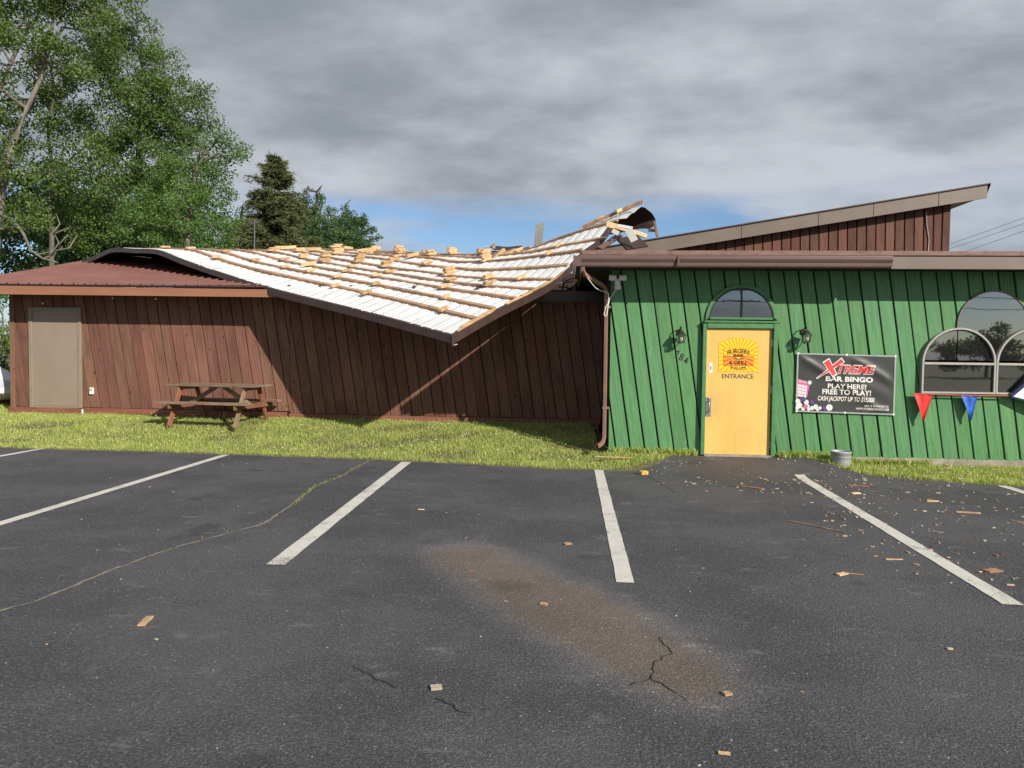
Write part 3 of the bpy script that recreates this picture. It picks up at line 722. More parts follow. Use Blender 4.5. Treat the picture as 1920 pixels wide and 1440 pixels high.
mb = MB(); mb.add([(2.55, 11.9246, 1.672), (2.60, 11.9246, 1.655), (2.656, 11.9246, 1.638), (2.712, 11.9246, 1.655), (2.762, 11.9246, 1.672), (2.70, 11.9246, 1.676), (2.656, 11.9246, 1.662), (2.61, 11.9246, 1.676)], [(0, 1, 7), (1, 2, 6, 7), (2, 3, 5, 6), (3, 4, 5)])
mb.build('decal_lettuce', m_dg, dr)
mb = MB(); mb.add([(2.61, 11.924, 1.684), (2.656, 11.924, 1.655), (2.70, 11.924, 1.684)], [(0, 1, 2)]); mb.build('decal_cheese', m_dy, dr)
def arcwarp(cx, k):
    def f(o): o[:, 2] -= k*(o[:, 0]-cx)**2; return o
    return f
m_dgreen = M('decal_dark_green', (.03, .05, .012), .5)
put_text('decal_lettering', 'BURGERS', 2.655, 1.782, 11.9235, .34, .066, m_dgreen, dr, .002, warp=arcwarp(2.655, .9))
put_text('decal_lettering', 'BAR', 2.655, 1.712, 11.9235, .15, .044, m_blackpaint, dr, .006)
put_text('decal_lettering', '& GRILL', 2.655, 1.598, 11.9235, .28, .055, m_blackpaint, dr, .006)
put_text('decal_lettering', 'PHILLIPS', 2.655, 1.512, 11.9285, .23, .048, m_dgreen, dr, .002, warp=arcwarp(2.655, -.35))
put_text('entrance_lettering', 'ENTRANCE', 2.650, 1.385, 11.9325, .485, .072, m_dkbrownletter, dr, .008)
# house number
for ch_, x, z in (('7', 1.715, 1.715), ('8', 1.782, 1.675), ('4', 1.850, 1.620)):
    put_text('house_number', ch_, x, z, GY-.028, .072, .115, m_black, bar, .012, .15, rot=-.15)
# ---- three-lobed window
def lobe(x0, x1, zb, zs, y, rail=True):
    cx, r = (x0+x1)/2, (x1-x0)/2; mb = MB(); pl = arch_poly(cx, zb, zs, r, 28)
    ring(mb, pl, .030, y, GY-.005, .004); w = mb.build('window', m_alu, bar)
    mb = MB(); ring(mb, inset(pl, .029), .016, y+.022, GY-.005, .002); mb.build('inner_frame', m_black, w)
    if rail:
        mb = MB(); mb.box((cx, y+.012, zs-.005), (2*r-.058, .03, .038), ch=.004); mb.build('rail', m_alu, w)
        MB().prism([(x0+.03, zb+.03), (x1-.03, zb+.03), (x1-.03, zs-.03), (x0+.03, zs-.03)], y+.040, y+.046).build('pane', m_glass, w)
        MB().prism(inset(arch_poly(cx, zs+.016, zs+.018, r), .03), y+.040, y+.046).build('pane', m_glass, w)
    else:
        MB().prism(inset(pl, .02), y+.034, y+.040).build('pane', m_glass, w)
    return w
lobe(5.418, 6.506, 1.163, 1.63, 11.905); lobe(6.510, 7.60, 1.163, 1.63, 11.905)
cx, r = 6.465, .535; pl = arch_poly(cx, 1.60, 2.215, r, 28); mb = MB(); ring(mb, pl, .022, 11.945, GY-.005, .003); w = mb.build('window', m_taupe, bar)
MB().prism(inset(pl, .012), 11.961, 11.966).build('pane', m_glass, w)
# things on the wall
def lantern(x, z, label):
    o = empty('wall_lantern', (x, GY-.03, z), 0, label, 'lamp', 'wall lanterns beside the entrance')
    y = GY-.03
    mb = MB(); mb.lathe([(0, 0), (.045, 0), (.05, .008), (.03, .018), (0, .02)], (0, 0, 0), 14); mb.v = [(x-.0+v[0], y-v[2], z+.10+v[1]) for v in mb.v]; mb.build('backplate', m_black, o)
    MB().tube([(x, y, z+.10), (x, y-.04, z+.16), (x, y-.10, z+.185), (x, y-.15, z+.165), (x, y-.15, z+.13)], .009, 7).build('arm', m_black, o, True)
    c = (x, y-.15, z)
    MB().lathe([(.0, .14), (.012, .14), (.018, .12), (.03, .115), (.085, .055), (.088, .045), (.08, .045)], c, 6).build('cap', m_black, o)
    MB().lathe([(.052, -.062), (.068, .046)], c, 6).build('glass', m_lampglass2, o)
    mb = MB()
    for k in range(6):
        a = 2*pi*k/6; mb.bar((c[0]+.055*cos(a), c[1]+.055*sin(a), c[2]-.065), (c[0]+.071*cos(a), c[1]+.071*sin(a), c[2]+.05), .008, .008)
    mb.lathe([(.0, -.075), (.03, -.075), (.06, -.07), (.06, -.058), (.0, -.058)], c, 6); mb.build('cage', m_black, o)
    MB().tube([(x, y-.10, z-.06), (x, y-.05, z-.09), (x, y-.01, z-.05), (x, y, z+.05)], .006, 6).build('scroll', m_black, o)
    MB().lathe([(.0, -.045), (.018, -.04), (.03, -.015), (.028, .01), (.014, .03), (.012, .045)], c, 10).build('bulb', m_bulb, o, True)
mt, t, b = newmat('clear_lantern_glass'); out = t.n['Material Output']; tr = t.new('ShaderNodeBsdfTransparent'); gl = t.new('ShaderNodeBsdfGlossy'); gl.inputs['Roughness'].default_value = .1
ms = t.new('ShaderNodeMixShader'); ms.inputs[0].default_value = .18; t.l.new(tr.outputs[0], ms.inputs[1]); t.l.new(gl.outputs[0], ms.inputs[2]); t.l.new(ms.outputs[0], out.inputs[0]); m_lampglass2 = mt
lantern(1.745, 1.965, 'black wall lantern above the house number left of the yellow door')
lantern(3.650, 1.990, 'black wall lantern between the yellow door and the black banner')
fl = empty('flood_light', (.75, GY-.03, 2.8), 0, 'white twin-head flood light under the eave at the green corner', 'lamp')
mb = MB(); mb.lathe([(0, -.03), (.05, -.03), (.055, 0), (.05, .035), (0, .035)], (.76, GY-.075, 2.755), 12); mb.build('sensor', m_whiteplastic, fl)
MB().box((.755, GY-.07, 2.84), (.085, .085, .12), ch=.015).build('body', m_whiteplastic, fl)
for s in (-1, 1): MB().box((.755+s*.078, GY-.11, 2.91), (.115, .10, .085), R3('X', .25), .012).build('lamp_head', m_whiteplastic, fl)
pts = [(.22, 11.40, 2.93), (.30, 11.5, 2.83), (.42, 11.7, 2.72), (.56, 11.86, 2.68), (.61, 11.88, 2.66), (.62, 11.88, 2.55), (.57, 11.87, 2.43), (.55, 11.87, 2.33), (.585, 11.87, 2.30), (.60, 11.88, 2.38), (.63, 11.9, 2.56), (.70, 11.95, 2.67), (.75, 11.95, 2.74)]
pts = [(hermite(range(len(pts)), [p[0] for p in pts], q), hermite(range(len(pts)), [p[1] for p in pts], q), hermite(range(len(pts)), [p[2] for p in pts], q)) for q in np.linspace(0, len(pts)-1, 60)]
tag(MB().tube(pts, .007, 6).build('loose_cable', m_whiteplastic, None, True), 'thin white cable looping from the gutter end to the flood light', 'cable')

# ---- the bingo banner
mt, t, b = newmat('black_vinyl'); t.put(b.inputs['Base Color'], t.mix(t.noise(t.coord(), 3, 3), (.026, .028, .028), (.045, .048, .047)))
b.inputs['Roughness'].default_value = .45; m_vinyl = mt
BX0, BX1, BZ0, BZ1, BYY = 3.563, 5.033, .853, 1.752, 11.945
def bw(x, z):
    u = (x-BX0)/(BX1-BX0); v = (z-BZ0)/(BZ1-BZ0)
    a = (u-.08)*.8+(v-.9)*.75; f = .013*math.exp(-(a/.05)**2)
    a = (u-.53)*.75+(v-1.0)*.75; f += .016*math.exp(-(a/.06)**2)*sst(v*1.6)
    a = (u-.9)*.5+(v-.35)*.8; f += .008*math.exp(-(a/.09)**2)
    f += .005*math.exp(-((u-.5)/.035)**2)*sst((v-.45)*3) + .003*sin(u*9+v*4)
    return f*min(1, 12*u, 12*(1-u), 9*v, 9*(1-v)) if 0 < u < 1 and 0 < v < 1 else 0
tilt = lambda x: -.018*(x-BX0)
def bwarp(o):
    for i in range(len(o)): o[i, 1] -= bw(o[i, 0], o[i, 2]); o[i, 2] += tilt(o[i, 0])
    return o
ban = empty('bingo_banner', (4.3, BYY, BZ0), 0, 'black vinyl bingo banner with red and white lettering on green wall', 'banner')
nx_, nz_ = 70, 44; vs = []; fs = []
for j in range(nz_+1):
    for i in range(nx_+1):
        x = BX0+(BX1-BX0)*i/nx_; z = BZ0+(BZ1-BZ0)*j/nz_; vs.append((x, BYY-bw(x, z), z+tilt(x)))
for j in range(nz_):
    for i in range(nx_): a = j*(nx_+1)+i; fs.append((a, a+1, a+nx_+2, a+nx_+1))
keep(obj('vinyl_sheet', vs, fs, m_vinyl, smooth=True), ban)
m_silver = M('clear_hem', (.33, .36, .34), .3, .1); m_bw = M('banner_white', (.72, .70, .66), .4, .04); m_br = M('banner_red', (.60, .045, .05), .4, .1); m_bp = M('banner_pink', (.62, .12, .32), .4, .06); m_bpale = M('banner_pale', (.62, .66, .64), .4, .1); m_bpur = M('banner_purple', (.10, .05, .22), .4, .1); m_blink = M('banner_peach', (.78, .72, .66), .4, .05)
bq = lambda cx_, cy_: (3.563+(cx_-177)/1320*1.47, 1.752-(cy_-470)/768*.899)
for (x0, z0, x1, z1) in ((BX0-.012, BZ0-.012, BX1+.012, BZ0+.012), (BX0-.012, BZ1-.012, BX1+.012, BZ1+.012)):
    mb = MB(); mb.bar((x0, BYY-.003, (z0+z1)/2+tilt(x0)), (x1, BYY-.003, (z0+z1)/2+tilt(x1)), .004, .022); mb.build('hem', m_silver, ban)
for x in (BX0, BX1): MB().box((x, BYY-.004, (BZ0+BZ1)/2+tilt(x)), (.022, .004, BZ1-BZ0-.02)).build('hem', m_silver, ban)
for x in (BX0+.004, (BX0+BX1)/2, BX1-.004):
    for z in (BZ0, BZ1):
        mb = MB(); mb.lathe([(0, 0), (.016, 0), (.018, .004), (.008, .006), (0, .006)], (0, 0, 0), 10); mb.v = [(x+v[0], BYY-.006-v[2], z+tilt(x)+v[1]) for v in mb.v]; mb.build('grommet', m_whiteplastic, ban)
def bpoly(name, pts, lift, mat):
    pts = [bq(*q) for q in pts]; mb = MB(); n = len(pts)
    c = (sum(q[0] for q in pts)/n, sum(q[1] for q in pts)/n)
    vs = [(q[0], BYY-lift-bw(*q), q[1]+tilt(q[0])) for q in pts]
    mb.add(vs, [tuple(range(n))]); return mb.build(name, mat, ban)
def btext(text, x0, x1, y0, y1, mat, bold, shear=0, lift=.0015):
    a, b_ = bq(x0, y0), bq(x1, y1); put_text('banner_lettering', text, (a[0]+b_[0])/2, (a[1]+b_[1])/2, BYY-lift, b_[0]-a[0], a[1]-b_[1], mat, ban, bold, shear, warp=bwarp)
def bbar(x0, y0, w0, x1, y1, w1, lift, mat, k=8):
    d = Vector((x1-x0, y1-y0)).normalized(); n = Vector((-d.y, d.x)); L_, R_ = [], []
    for i in range(k+1):
        q = i/k; c = Vector((x0+(x1-x0)*q, y0+(y1-y0)*q)); w = w0+(w1-w0)*q; L_.append(bq(*(c+n*w/2))); R_.append(bq(*(c-n*w/2)))
    vs = [(q[0], BYY-lift-bw(*q), q[1]+tilt(q[0])) for q in L_+R_]; MB().add(vs, [(i, i+1, k+2+i, k+1+i) for i in range(k)]).build('banner_emblem', mat, ban)
bbar(440, 795, 18, 795, 535, 78, .0045, m_bw); bbar(560, 545, 108, 688, 752, 78, .0045, m_bw)
bbar(458, 782, 6, 783, 545, 54, .0085, m_br); bbar(568, 558, 84, 680, 738, 56, .0085, m_br)
btext('TREME', 712, 1238, 598, 722, m_bw, .055, .3, .0015); btext('TREME', 722, 1228, 608, 712, m_br, .02, .3, .006)
btext('BAR BINGO', 565, 1205, 757, 826, m_bw, .035); btext('PLAY HERE!', 598, 1115, 855, 920, m_bw, .025); btext('FREE TO PLAY!', 525, 1182, 930, 1000, m_bw, .025)
btext('CASH JACKPOT UP TO $15,000', 466, 1232, 1024, 1104, m_blink, .016, .2); btext('LIKE US ON FACEBOOK', 1100, 1428, 1124, 1150, m_bw, .01); btext('WWW.XTREMEBARBINGO.COM', 985, 1428, 1162, 1192, m_bw, .01)
bpoly('bingo_card', [(180, 806), (355, 846), (318, 1045), (165, 1045)][::-1], .003, m_bp)
for i in range(4):
    for j in range(4):
        x0 = 176+j*36-i*3; y0 = 872+j*7+i*42
        bpoly('bingo_square', [(x0, y0), (x0+31, y0+6), (x0+27, y0+40), (x0-4, y0+34)][::-1], .0045, m_bw)
put_text('card_lettering', 'BINGO', *[bq(258, 846)[k] for k in (0, 1)], BYY-.0045, .125, .034, m_bw, ban, .02, rot=-.2, warp=bwarp)
for (cx_, cy_, rr, col) in ((348, 852, 27, m_bpale), (262, 1078, 38, m_bpur), (262, 1078, 26, m_bw), (385, 1110, 30, m_bpur), (385, 1110, 21, m_bw), (195, 1105, 34, m_bpale), (310, 1115, 34, m_bpale), (215, 1160, 40, m_bw), (300, 1172, 30, m_bp), (330, 1170, 28, m_bpale), (440, 1172, 34, m_bpale), (390, 1190, 28, m_bw), (498, 1185, 22, m_bw), (558, 1190, 28, m_bpur), (558, 1190, 18, m_bw), (625, 1175, 44, m_bpale), (625, 1175, 28, m_bw), (190, 1195, 26, m_bpale), (270, 1205, 26, m_bw), (345, 1210, 22, m_bw), (465, 1205, 24, m_bpale)):
    bpoly('bingo_ball', [(cx_+rr*cos(2*pi*k/14), cy_-rr*sin(2*pi*k/14)) for k in range(14)], .006+random.uniform(0, .004), col)

# ---- pennants on their cord under the window
def pennant(name, a, b_, tip, mat, label):
    o = empty(name, ((a[0]+b_[0])/2, 11.89, a[1]), 0, label, 'pennant', 'pennants on the cord under the window'); n = 9; vs = []; fs = []
    for i in range(n+1):
        q = i/n
        for j in range(n+1):
            u = j/n; x = (a[0]+(b_[0]-a[0])*u)*(1-q)+tip[0]*q; z = (a[1]+(b_[1]-a[1])*u)*(1-q)+tip[1]*q
            y = 11.895-.018*sin(u*5+q*3)*(.3+q)-.012*cos(u*11)*(1-q)-.02*q; vs.append((x, y, z))
    for i in range(n):
        for j in range(n): k = i*(n+1)+j; fs.append((k, k+n+1, k+n+2, k+1))
    keep(obj('flag', vs, fs, mat, smooth=True), o)
    MB().bar((a[0], 11.895, a[1]+.008), (b_[0], 11.895, b_[1]+.008), .006, .022).build('hem', mat, o)
pennant('pennant', (5.305, 1.15), (5.59, 1.14), (5.445, .722), m_red, 'red plastic pennant hanging below the window')
pennant('pennant', (6.00, 1.138), (6.25, 1.132), (6.142, .758), m_blue, 'blue plastic pennant hanging below the window')
wp = empty('pennant', (6.95, 11.85, 1.2), 0, 'white pennant with navy edge blown sideways at the right window', 'pennant', 'pennants on the cord under the window')
vs = []; fs = []; n = 8
for i in range(n+1):
    for j in range(n+1):
        q, u = i/n, j/n; x = 6.725+.62*q; z0 = 1.143-.17*q; z1 = 1.150+.62*q; vs.append((x, 11.86-.10*q+.02*sin(u*4+q*5)*q, z0+(z1-z0)*u))
fs = [(i*(n+1)+j, (i+1)*(n+1)+j, (i+1)*(n+1)+j+1, i*(n+1)+j+1) for i in range(n) for j in range(n)]
keep(obj('flag', vs, fs, m_whitepl, smooth=True), wp)
mb = MB(); mb.bar((6.715, 11.857, 1.152), (7.34, 11.76, 1.785), .01, .05); mb.bar((6.715, 11.857, 1.132), (7.34, 11.76, .962), .01, .03); mb.build('navy_hem', m_navy, wp)
tag(MB().tube([(5.28, 11.90, 1.156), (5.8, 11.892, 1.146), (6.3, 11.892, 1.140), (6.73, 11.885, 1.147)], .011, 6).build('bunting_line', m_cord), 'faded red cord stretched under the three-lobed window', 'cord')
# ---- round galvanised bucket by the wall
bk = empty('bucket', (4.15, 11.63, ground_z(4.15, 11.6)), 0, 'grey round metal bucket on the grass by the green wall', 'bucket')
bc = (4.15, 11.63, ground_z(4.15, 11.6)-.01)
MB().lathe([(0, .0), (.128, .0), (.130, .01), (.145, .20), (.150, .205), (.150, .225), (.144, .232), (.138, .225), (.124, .03), (0, .03)], bc, 24).build('shell', m_galv, bk, True)
for z in (.075, .15): MB().lathe([(.132+z*.06, z-.006), (.139+z*.06, z), (.132+z*.06, z+.006)], bc, 24).build('hoop', m_galv, bk, True)

# ================================================================== the brown annex
BY = 14.7
ann = empty('brown_annex', (-11.54, BY, .36), label='long low brown wood-sided building with ribbed brown metal roof', cat='building')
wl = MB().box((-5.44, BY+.06, 1.6), (12.18, .12, 2.7)).build('wall', m_brownback, ann)
MB().box((-11.48, BY+2.5, 1.6), (.1, 4.9, 2.7)).build('side_wall', m_brownwood, ann)
siding(-11.54, -5.6, .475, 2.93, BY-.026, BY+.01, m_brownwood, wl, .2215, .016, .004, .05, gj=.004)
siding(-5.592, .66, .43, 2.93, BY-.026, BY+.01, m_brownwood, wl, .2215, .015, .004, .14, gj=.004)
MB().box((-11.49, BY-.035, 1.68), (.10, .03, 2.5), ch=.004).build('corner_board', m_brownwood, wl)
MB().box((-10.77, BY-.045, .405), (1.60, .05, .13), R3('Y', -.004), .006).build('skirt_board', m_skirt, ann)
MB().box((-7.80, BY-.04, .405), (4.30, .045, .125), R3('Y', .003), .006).build('skirt_board', m_skirt, ann)
MB().box((-2.48, BY-.045, .372), (6.25, .05, .11), R3('Y', .001), .006).build('skirt_board', m_skirt, ann)
MB().box((-5.44, BY-.01, .30), (12.1, .06, .14), ch=.01).build('footing', m_concrete, ann)
ad = MB().box((-10.545, BY-.035, 1.488), (.99, .03, 1.98), ch=.004).build('door', m_tanDoor, ann)
mb = MB(); mb.box((-11.075, BY-.045, 1.49), (.075, .05, 2.08), ch=.005); mb.box((-10.018, BY-.045, 1.49), (.075, .05, 2.08), ch=.005); mb.box((-10.545, BY-.045, 2.503), (.985, .05, .055), ch=.005); mb.build('door_frame', m_tanFrame, ann)
MB().box((-10.545, BY-.045, .478), (1.0, .05, .035), ch=.004).build('threshold', m_tanFrame, ann)
for z in (.72, 1.5, 2.28): MB().tube([(-10.052, BY-.056, z-.045), (-10.052, BY-.056, z+.045)], .008, 8).build('hinge', m_tanFrame, ad)
MB().tube([(-10.545, BY-.052, .55), (-10.545, BY-.058, .55)], .014, 10).build('peep_cap', m_alu, ad)
ob = MB().box((-9.77, BY-.05, .822), (.085, .045, .14), ch=.008).build('outlet_box', m_whiteplastic, ann)
MB().box((-9.77, BY-.078, .85), (.05, .01, .05), ch=.003).build('outlet_cover', m_alu, ob)
MB().bar((-9.955, BY-.075, .33), (-9.965, BY-.07, .44), .03, .02).build('white_flashing', m_whiteplastic, ann)
for x, y, z in ((-10.80, BY-.05, 2.61), (-9.20, BY-.2, 2.72), (-8.30, BY-.2, 2.71)):
    MB().lathe([(.0, -.025), (.018, -.018), (.025, 0), (.018, .018), (0, .025)], (x, y, z), 10).build('bulb', m_whiteplastic, ann, True)
# roof: eave fascia, deck and ribbed panels
EYE = 14.0; rz = lambda x, y: 2.955-.006*(x+11.4)+.235*(y-EYE)
RX0, RX1, RYT = -12.0, -5.75, 19.4
rfb = MB().add([(RX0, EYE+.02, rz(RX0, EYE)-.03), (RX1, EYE+.02, rz(RX1, EYE)-.03), (RX1, RYT, rz(RX1, RYT)-.03), (RX0, RYT, rz(RX0, RYT)-.03), (RX0, RYT+5.4, rz(RX0, EYE)), (RX1, RYT+5.4, rz(RX1, EYE))], [(0, 1, 2, 3), (3, 2, 5, 4)]).build('roof', m_roofing, ann)
def ribpanel(x0, npitch, y0, y1, zf, mat, name, parent, pitch=.2286, h=.030, ny=2):
    xs = []; hs = []
    for k in range(npitch):
        xs += [x0+k*pitch+q for q in (0, .012, .03, .042, .115, .120, .130, .135)]; hs += [0, h, h, 0, 0, h*.25, h*.25, 0]
    xs.append(x0+npitch*pitch); hs.append(0)
    n = len(xs); vs = []; fs = []
    for j in range(ny):
        y = y0+(y1-y0)*j/(ny-1)
        vs += [(x, y, zf(x, y)+hh) for x, hh in zip(xs, hs)]
    for j in range(ny-1): fs += [(j*n+i, j*n+i+1, (j+1)*n+i+1, (j+1)*n+i) for i in range(n-1)]
    k = len(vs); vs += [(x, y0+.001, zf(x, y0)+hh-.006) for x, hh in zip(xs, hs)]; fs += [(k+i, k+i+1, i+1, i) for i in range(n-1)]
    o = obj(name, vs, fs, mat); keep(o, parent); return o
x = RX0+.03
while x < RX1-.05:
    np_ = min(4, int(round((RX1-x)/.2286)))
    if np_ < 1: break
    ribpanel(x, np_, EYE-.035, RYT, lambda a, b: rz(a, b)+.004, m_brownmetal, 'roof_panel', rfb); x += np_*.2286
MB().bar((RX0, EYE-.02, rz(RX0, EYE)+.004), (RX0, RYT, rz(RX0, RYT)+.006), .06, .05).build('rake_trim', m_brownmetal, rfb)
mb = MB(); mb.add([(RX0, EYE-.03, 2.745), (-4.6, EYE-.03, 2.715), (-4.6, EYE-.03, 2.858), (RX0, EYE-.03, 2.915), (RX0, EYE, 2.745), (-4.6, EYE, 2.715), (-4.6, EYE, 2.858), (RX0, EYE, 2.915)], [(0, 1, 2, 3), (4, 7, 6, 5), (0, 4, 5, 1), (3, 2, 6, 7), (1, 5, 6, 2), (0, 3, 7, 4)])
mb.build('fascia', m_fascia, ann)
MB().box((-8.9, EYE+.002, 2.92), (6.2, .03, .05)).build('eave_filler', m_undermetal, ann)
MB().box((-7.4, EYE+.36, 2.79), (9.3, .68, .015)).build('soffit', m_soffit, ann)
MB().box((-2.0, EYE+.1, 2.77), (5.3, .05, .19), ch=.005).build('eave_beam', m_undermetal, ann)  # darker material puts the deep shade under the sheet into the beam's colour
for x in np.arange(-5.4, .6, .61): MB().bar((x, EYE+.1, 2.90), (x, 19.2, 3.25), .04, .14).build('ceiling_joist', m_darktrim, ann)
MB().box((-2.5, 17.5, 2.82), (6.3, 5.4, .02)).build('ceiling', m_undermetal, ann)
MB().box((-1.0, 17.8, 3.2), (3.2, .1, .8)).build('dark_backing', m_undermetal, ann)  # dark backing added to close off bright sky in the gap under the sheet
MB().box((-3.0, 21.5, 1.7), (17, .1, 2.6)).build('rear_wall', m_brownback, ann)

# ================================================================== the torn-off roof lying upside down
fr = empty('fallen_roof', (-1.83, 11.67, 1.9), label='torn-off metal roof section lying upside down, white underside and timber purlins up', cat='roof')
FO, FE, FR = Vector((-1.827, 11.667)), Vector((-.863, .506)), Vector((.506, .863))
ROWS = [
 (0.00, [0, 1.99, 4.51, 6.31, 7.66, 8.1, 8.49, 9.3, 10.1, 10.25, 11.0, 11.83], [1.961, 2.381, 2.882, 3.311, 3.666, 3.80, 3.89, 3.96, 4.035, 4.04, 3.93, 3.80]),
 (1.16, [0, 1.46, 2.64, 3.79, 6.3, 8.49, 10.18, 11.83], [2.41, 2.684, 2.903, 3.105, 3.55, 4.02, 4.10, 3.85]),
 (3.07, [0, 1.11, 2.35, 3.12, 4.24, 5.89, 8.49, 10.18, 11.83], [3.10, 3.149, 3.258, 3.376, 3.54, 3.83, 4.22, 4.15, 3.8]),
 (3.65, [0, .95, 2.02, 3.07, 4.01, 5.43, 6.52, 8.49, 10.18, 11.83], [3.433, 3.42, 3.437, 3.54, 3.671, 3.91, 4.05, 4.30, 4.2, 3.85]),
 (4.20, [0, .77, 2.25, 3.15, 4.14, 6.5, 8.49, 10.18, 11.83], [3.79, 3.744, 3.70, 3.723, 3.88, 4.14, 4.38, 4.25, 3.9]),
 (4.85, [0, .72, 1.88, 3.0, 4.2, 6.5, 8.49, 10.18, 11.83], [4.10, 4.04, 3.94, 3.91, 4.0, 4.25, 4.45, 4.3, 4.0]),
 (5.40, [0, .67, 1.44, 2.25, 3.0, 4.2, 6.5, 8.49, 10.18, 11.83], [4.52, 4.419, 4.264, 4.075, 4.03, 4.1, 4.32, 4.50, 4.35, 4.0]),
 (5.90, [0, .91, 1.91, 2.97, 4.16, 5.72, 7.69, 8.49, 10.18, 11.83], [4.84, 4.58, 4.353, 4.165, 4.16, 4.27, 4.44, 4.52, 4.4, 4.05])]
RV = [r[0] for r in ROWS]
def SZ(s, v): return hermite(RV, [hermite(r[1], r[2], s) for r in ROWS], v)
def SP(s, v, h=0.0):
    p = FO+FE*s+FR*v; return Vector((p.x, p.y, SZ(s, v)+h))
def SN(s, v):
    a = SP(s+.05, v)-SP(s-.05, v); b_ = SP(s, v+.05)-SP(s, v-.05); n = a.cross(b_); n.normalize(); return n if n.z > 0 else -n
FW, FL = 5.95, 11.83
nv = 26; pit = .2286
s0 = 0.0
while s0 < FL-.1:
    npc = 4; ss = []; hs = []
    for k in range(npc):
        ss += [s0+k*pit+q for q in (0, .085, .095, .118, .128, .185, .195, .21)]; hs += [0, 0, -.030, -.030, 0, 0, .008, .008]
    ss.append(s0+npc*pit); hs.append(0)
    pairs = [(a, b_) for a, b_ in zip(ss, hs) if a <= FL]
    n = len(pairs)
    if n < 3: break
    vs = []; vb = []; dz = random.uniform(-.004, .004)
    for j in range(nv):
        v = FW*j/(nv-1)
        for s, h in pairs: p = SP(s, v); dd_ = dz+.007*sin(s*3.1+v*2.3+s0)+.006*sin(v*5.7+s*1.3); vs.append((p.x, p.y, p.z+h+dd_)); vb.append((p.x, p.y, p.z+h+dd_-.004))
    fs = [(j*n+i, j*n+i+1, (j+1)*n+i+1, (j+1)*n+i)[::-1] for j in range(nv-1) for i in range(n-1)]; N = len(vs)
    fb = [(N+j*n+i, N+j*n+i+1, N+(j+1)*n+i+1, N+(j+1)*n+i) for j in range(nv-1) for i in range(n-1)]
    # close the rim
    rim = [i for i in range(n-1)]; fr_ = [(i, i+1, N+i+1, N+i) for i in rim]+[((nv-1)*n+i, N+(nv-1)*n+i, N+(nv-1)*n+i+1, (nv-1)*n+i+1) for i in rim]
    o = obj('panel', vs+vb, fs+fb+fr_, [m_white, m_undermetal], midx=[0]*len(fs)+[1]*len(fb)+[1]*len(fr_)); keep(o, fr)
    s0 += npc*pit
def along(name, a, b_, w, h, lift, mat, k=26, wig=0.0):
    "timber bent along the sheet from (s,v) a to b"
    rings = []
    for i in range(k+1):
        q = i/k; s, v = a[0]+(b_[0]-a[0])*q, a[1]+(b_[1]-a[1])*q+wig*sin(q*7); p = SP(s, v); n = SN(s, v)
        d = (SP(s+(b_[0]-a[0])*.01, v+(b_[1]-a[1])*.01)-p).normalized(); x = d.cross(n).normalized()
        rings += [p+n*lift+x*(-w/2), p+n*lift+x*(w/2), p+n*(lift+h)+x*(w/2), p+n*(lift+h)+x*(-w/2)]
    fs = [(4*i+j, 4*i+(j+1) % 4, 4*i+4+(j+1) % 4, 4*i+4+j) for i in range(k) for j in range(4)]+[(3, 2, 1, 0), (4*k, 4*k+1, 4*k+2, 4*k+3)]
    o = obj(name, rings, fs, mat); keep(o, fr); return o
PV = [.69, 1.20, 1.84, 2.46, 3.07, 3.66, 4.22, 4.85, 5.42]
for i, v in enumerate(PV): along('purlin', (.06 if i < 7 else -.12, v), (10.2, v+random.uniform(-.03, .03)), .088, .042, .004, m_purlin, 40, .012)
along('purlin', (2.4, 5.86), (10.2, 5.90), .088, .042, .004, m_purlin, 36)
for a, b_ in ((2.0, 4.6), (.3, 3.05)): along('purlin', (.06, a), (.06, a+.9), .05, .03, .004, m_pine, 6)
for a, b_ in ((.15, 1.1), (1.5, 2.3), (2.6, 3.4)): along('edge_batten', (.035, a), (.035, b_), .06, .022, .002, m_pine, 6)
# metal trim on the two edges
def trim(name, f, k, drop, mat, inward):
    rings = []
    for i in range(k+1):
        s, v = f(i/k); p = SP(s, v); nn = Vector((inward.x, inward.y, 0)); o_ = -nn*.012
        a = p+o_; tw = SP(s+(.05 if abs(inward.x-FE.x) < .01 else 0), v+(.05 if abs(inward.x-FR.x) < .01 else 0))
        rings += [tw+Vector((0, 0, .010)), a+Vector((0, 0, .014)), a+Vector((0, 0, -drop)), a+nn*.02+Vector((0, 0, -drop)), a+nn*.012+Vector((0, 0, -.01))]
    fs = [(5*i+j, 5*i+j+1, 5*i+5+j+1, 5*i+5+j) for i in range(k) for j in range(4)]+[(4, 3, 2, 1), (5*k+1, 5*k+2, 5*k+3, 5*k+4)]
    o = obj(name, rings, fs, mat); keep(o, fr)
for a, b_ in ((0, 2.9), (2.88, 5.95), (5.93, 8.49), (8.47, 11.83)): trim('eave_trim', lambda q, a=a, b_=b_: (a+(b_-a)*q, 0), 14, .115 if b_ < 8 else .09, m_darktrim, FR)
for a, b_ in ((0, 3.2), (3.18, 5.35)): trim('rake_trim', lambda q, a=a, b_=b_: (0, a+(b_-a)*q), 10, .130, m_darktrim, FE)
MB().bar(SP(0, 0)+Vector((.016, -.012, .012)), SP(0, 0)+Vector((.016, -.012, -.16)), .035, .035).build('corner_trim', m_darktrim, fr)
MB().bar(SP(-.01, -.02)+Vector((.04, -.0, -.13)), SP(-.01, -.02)+Vector((.085, -.01, -.12)), .02, .015).build('torn_tab', m_white, fr)
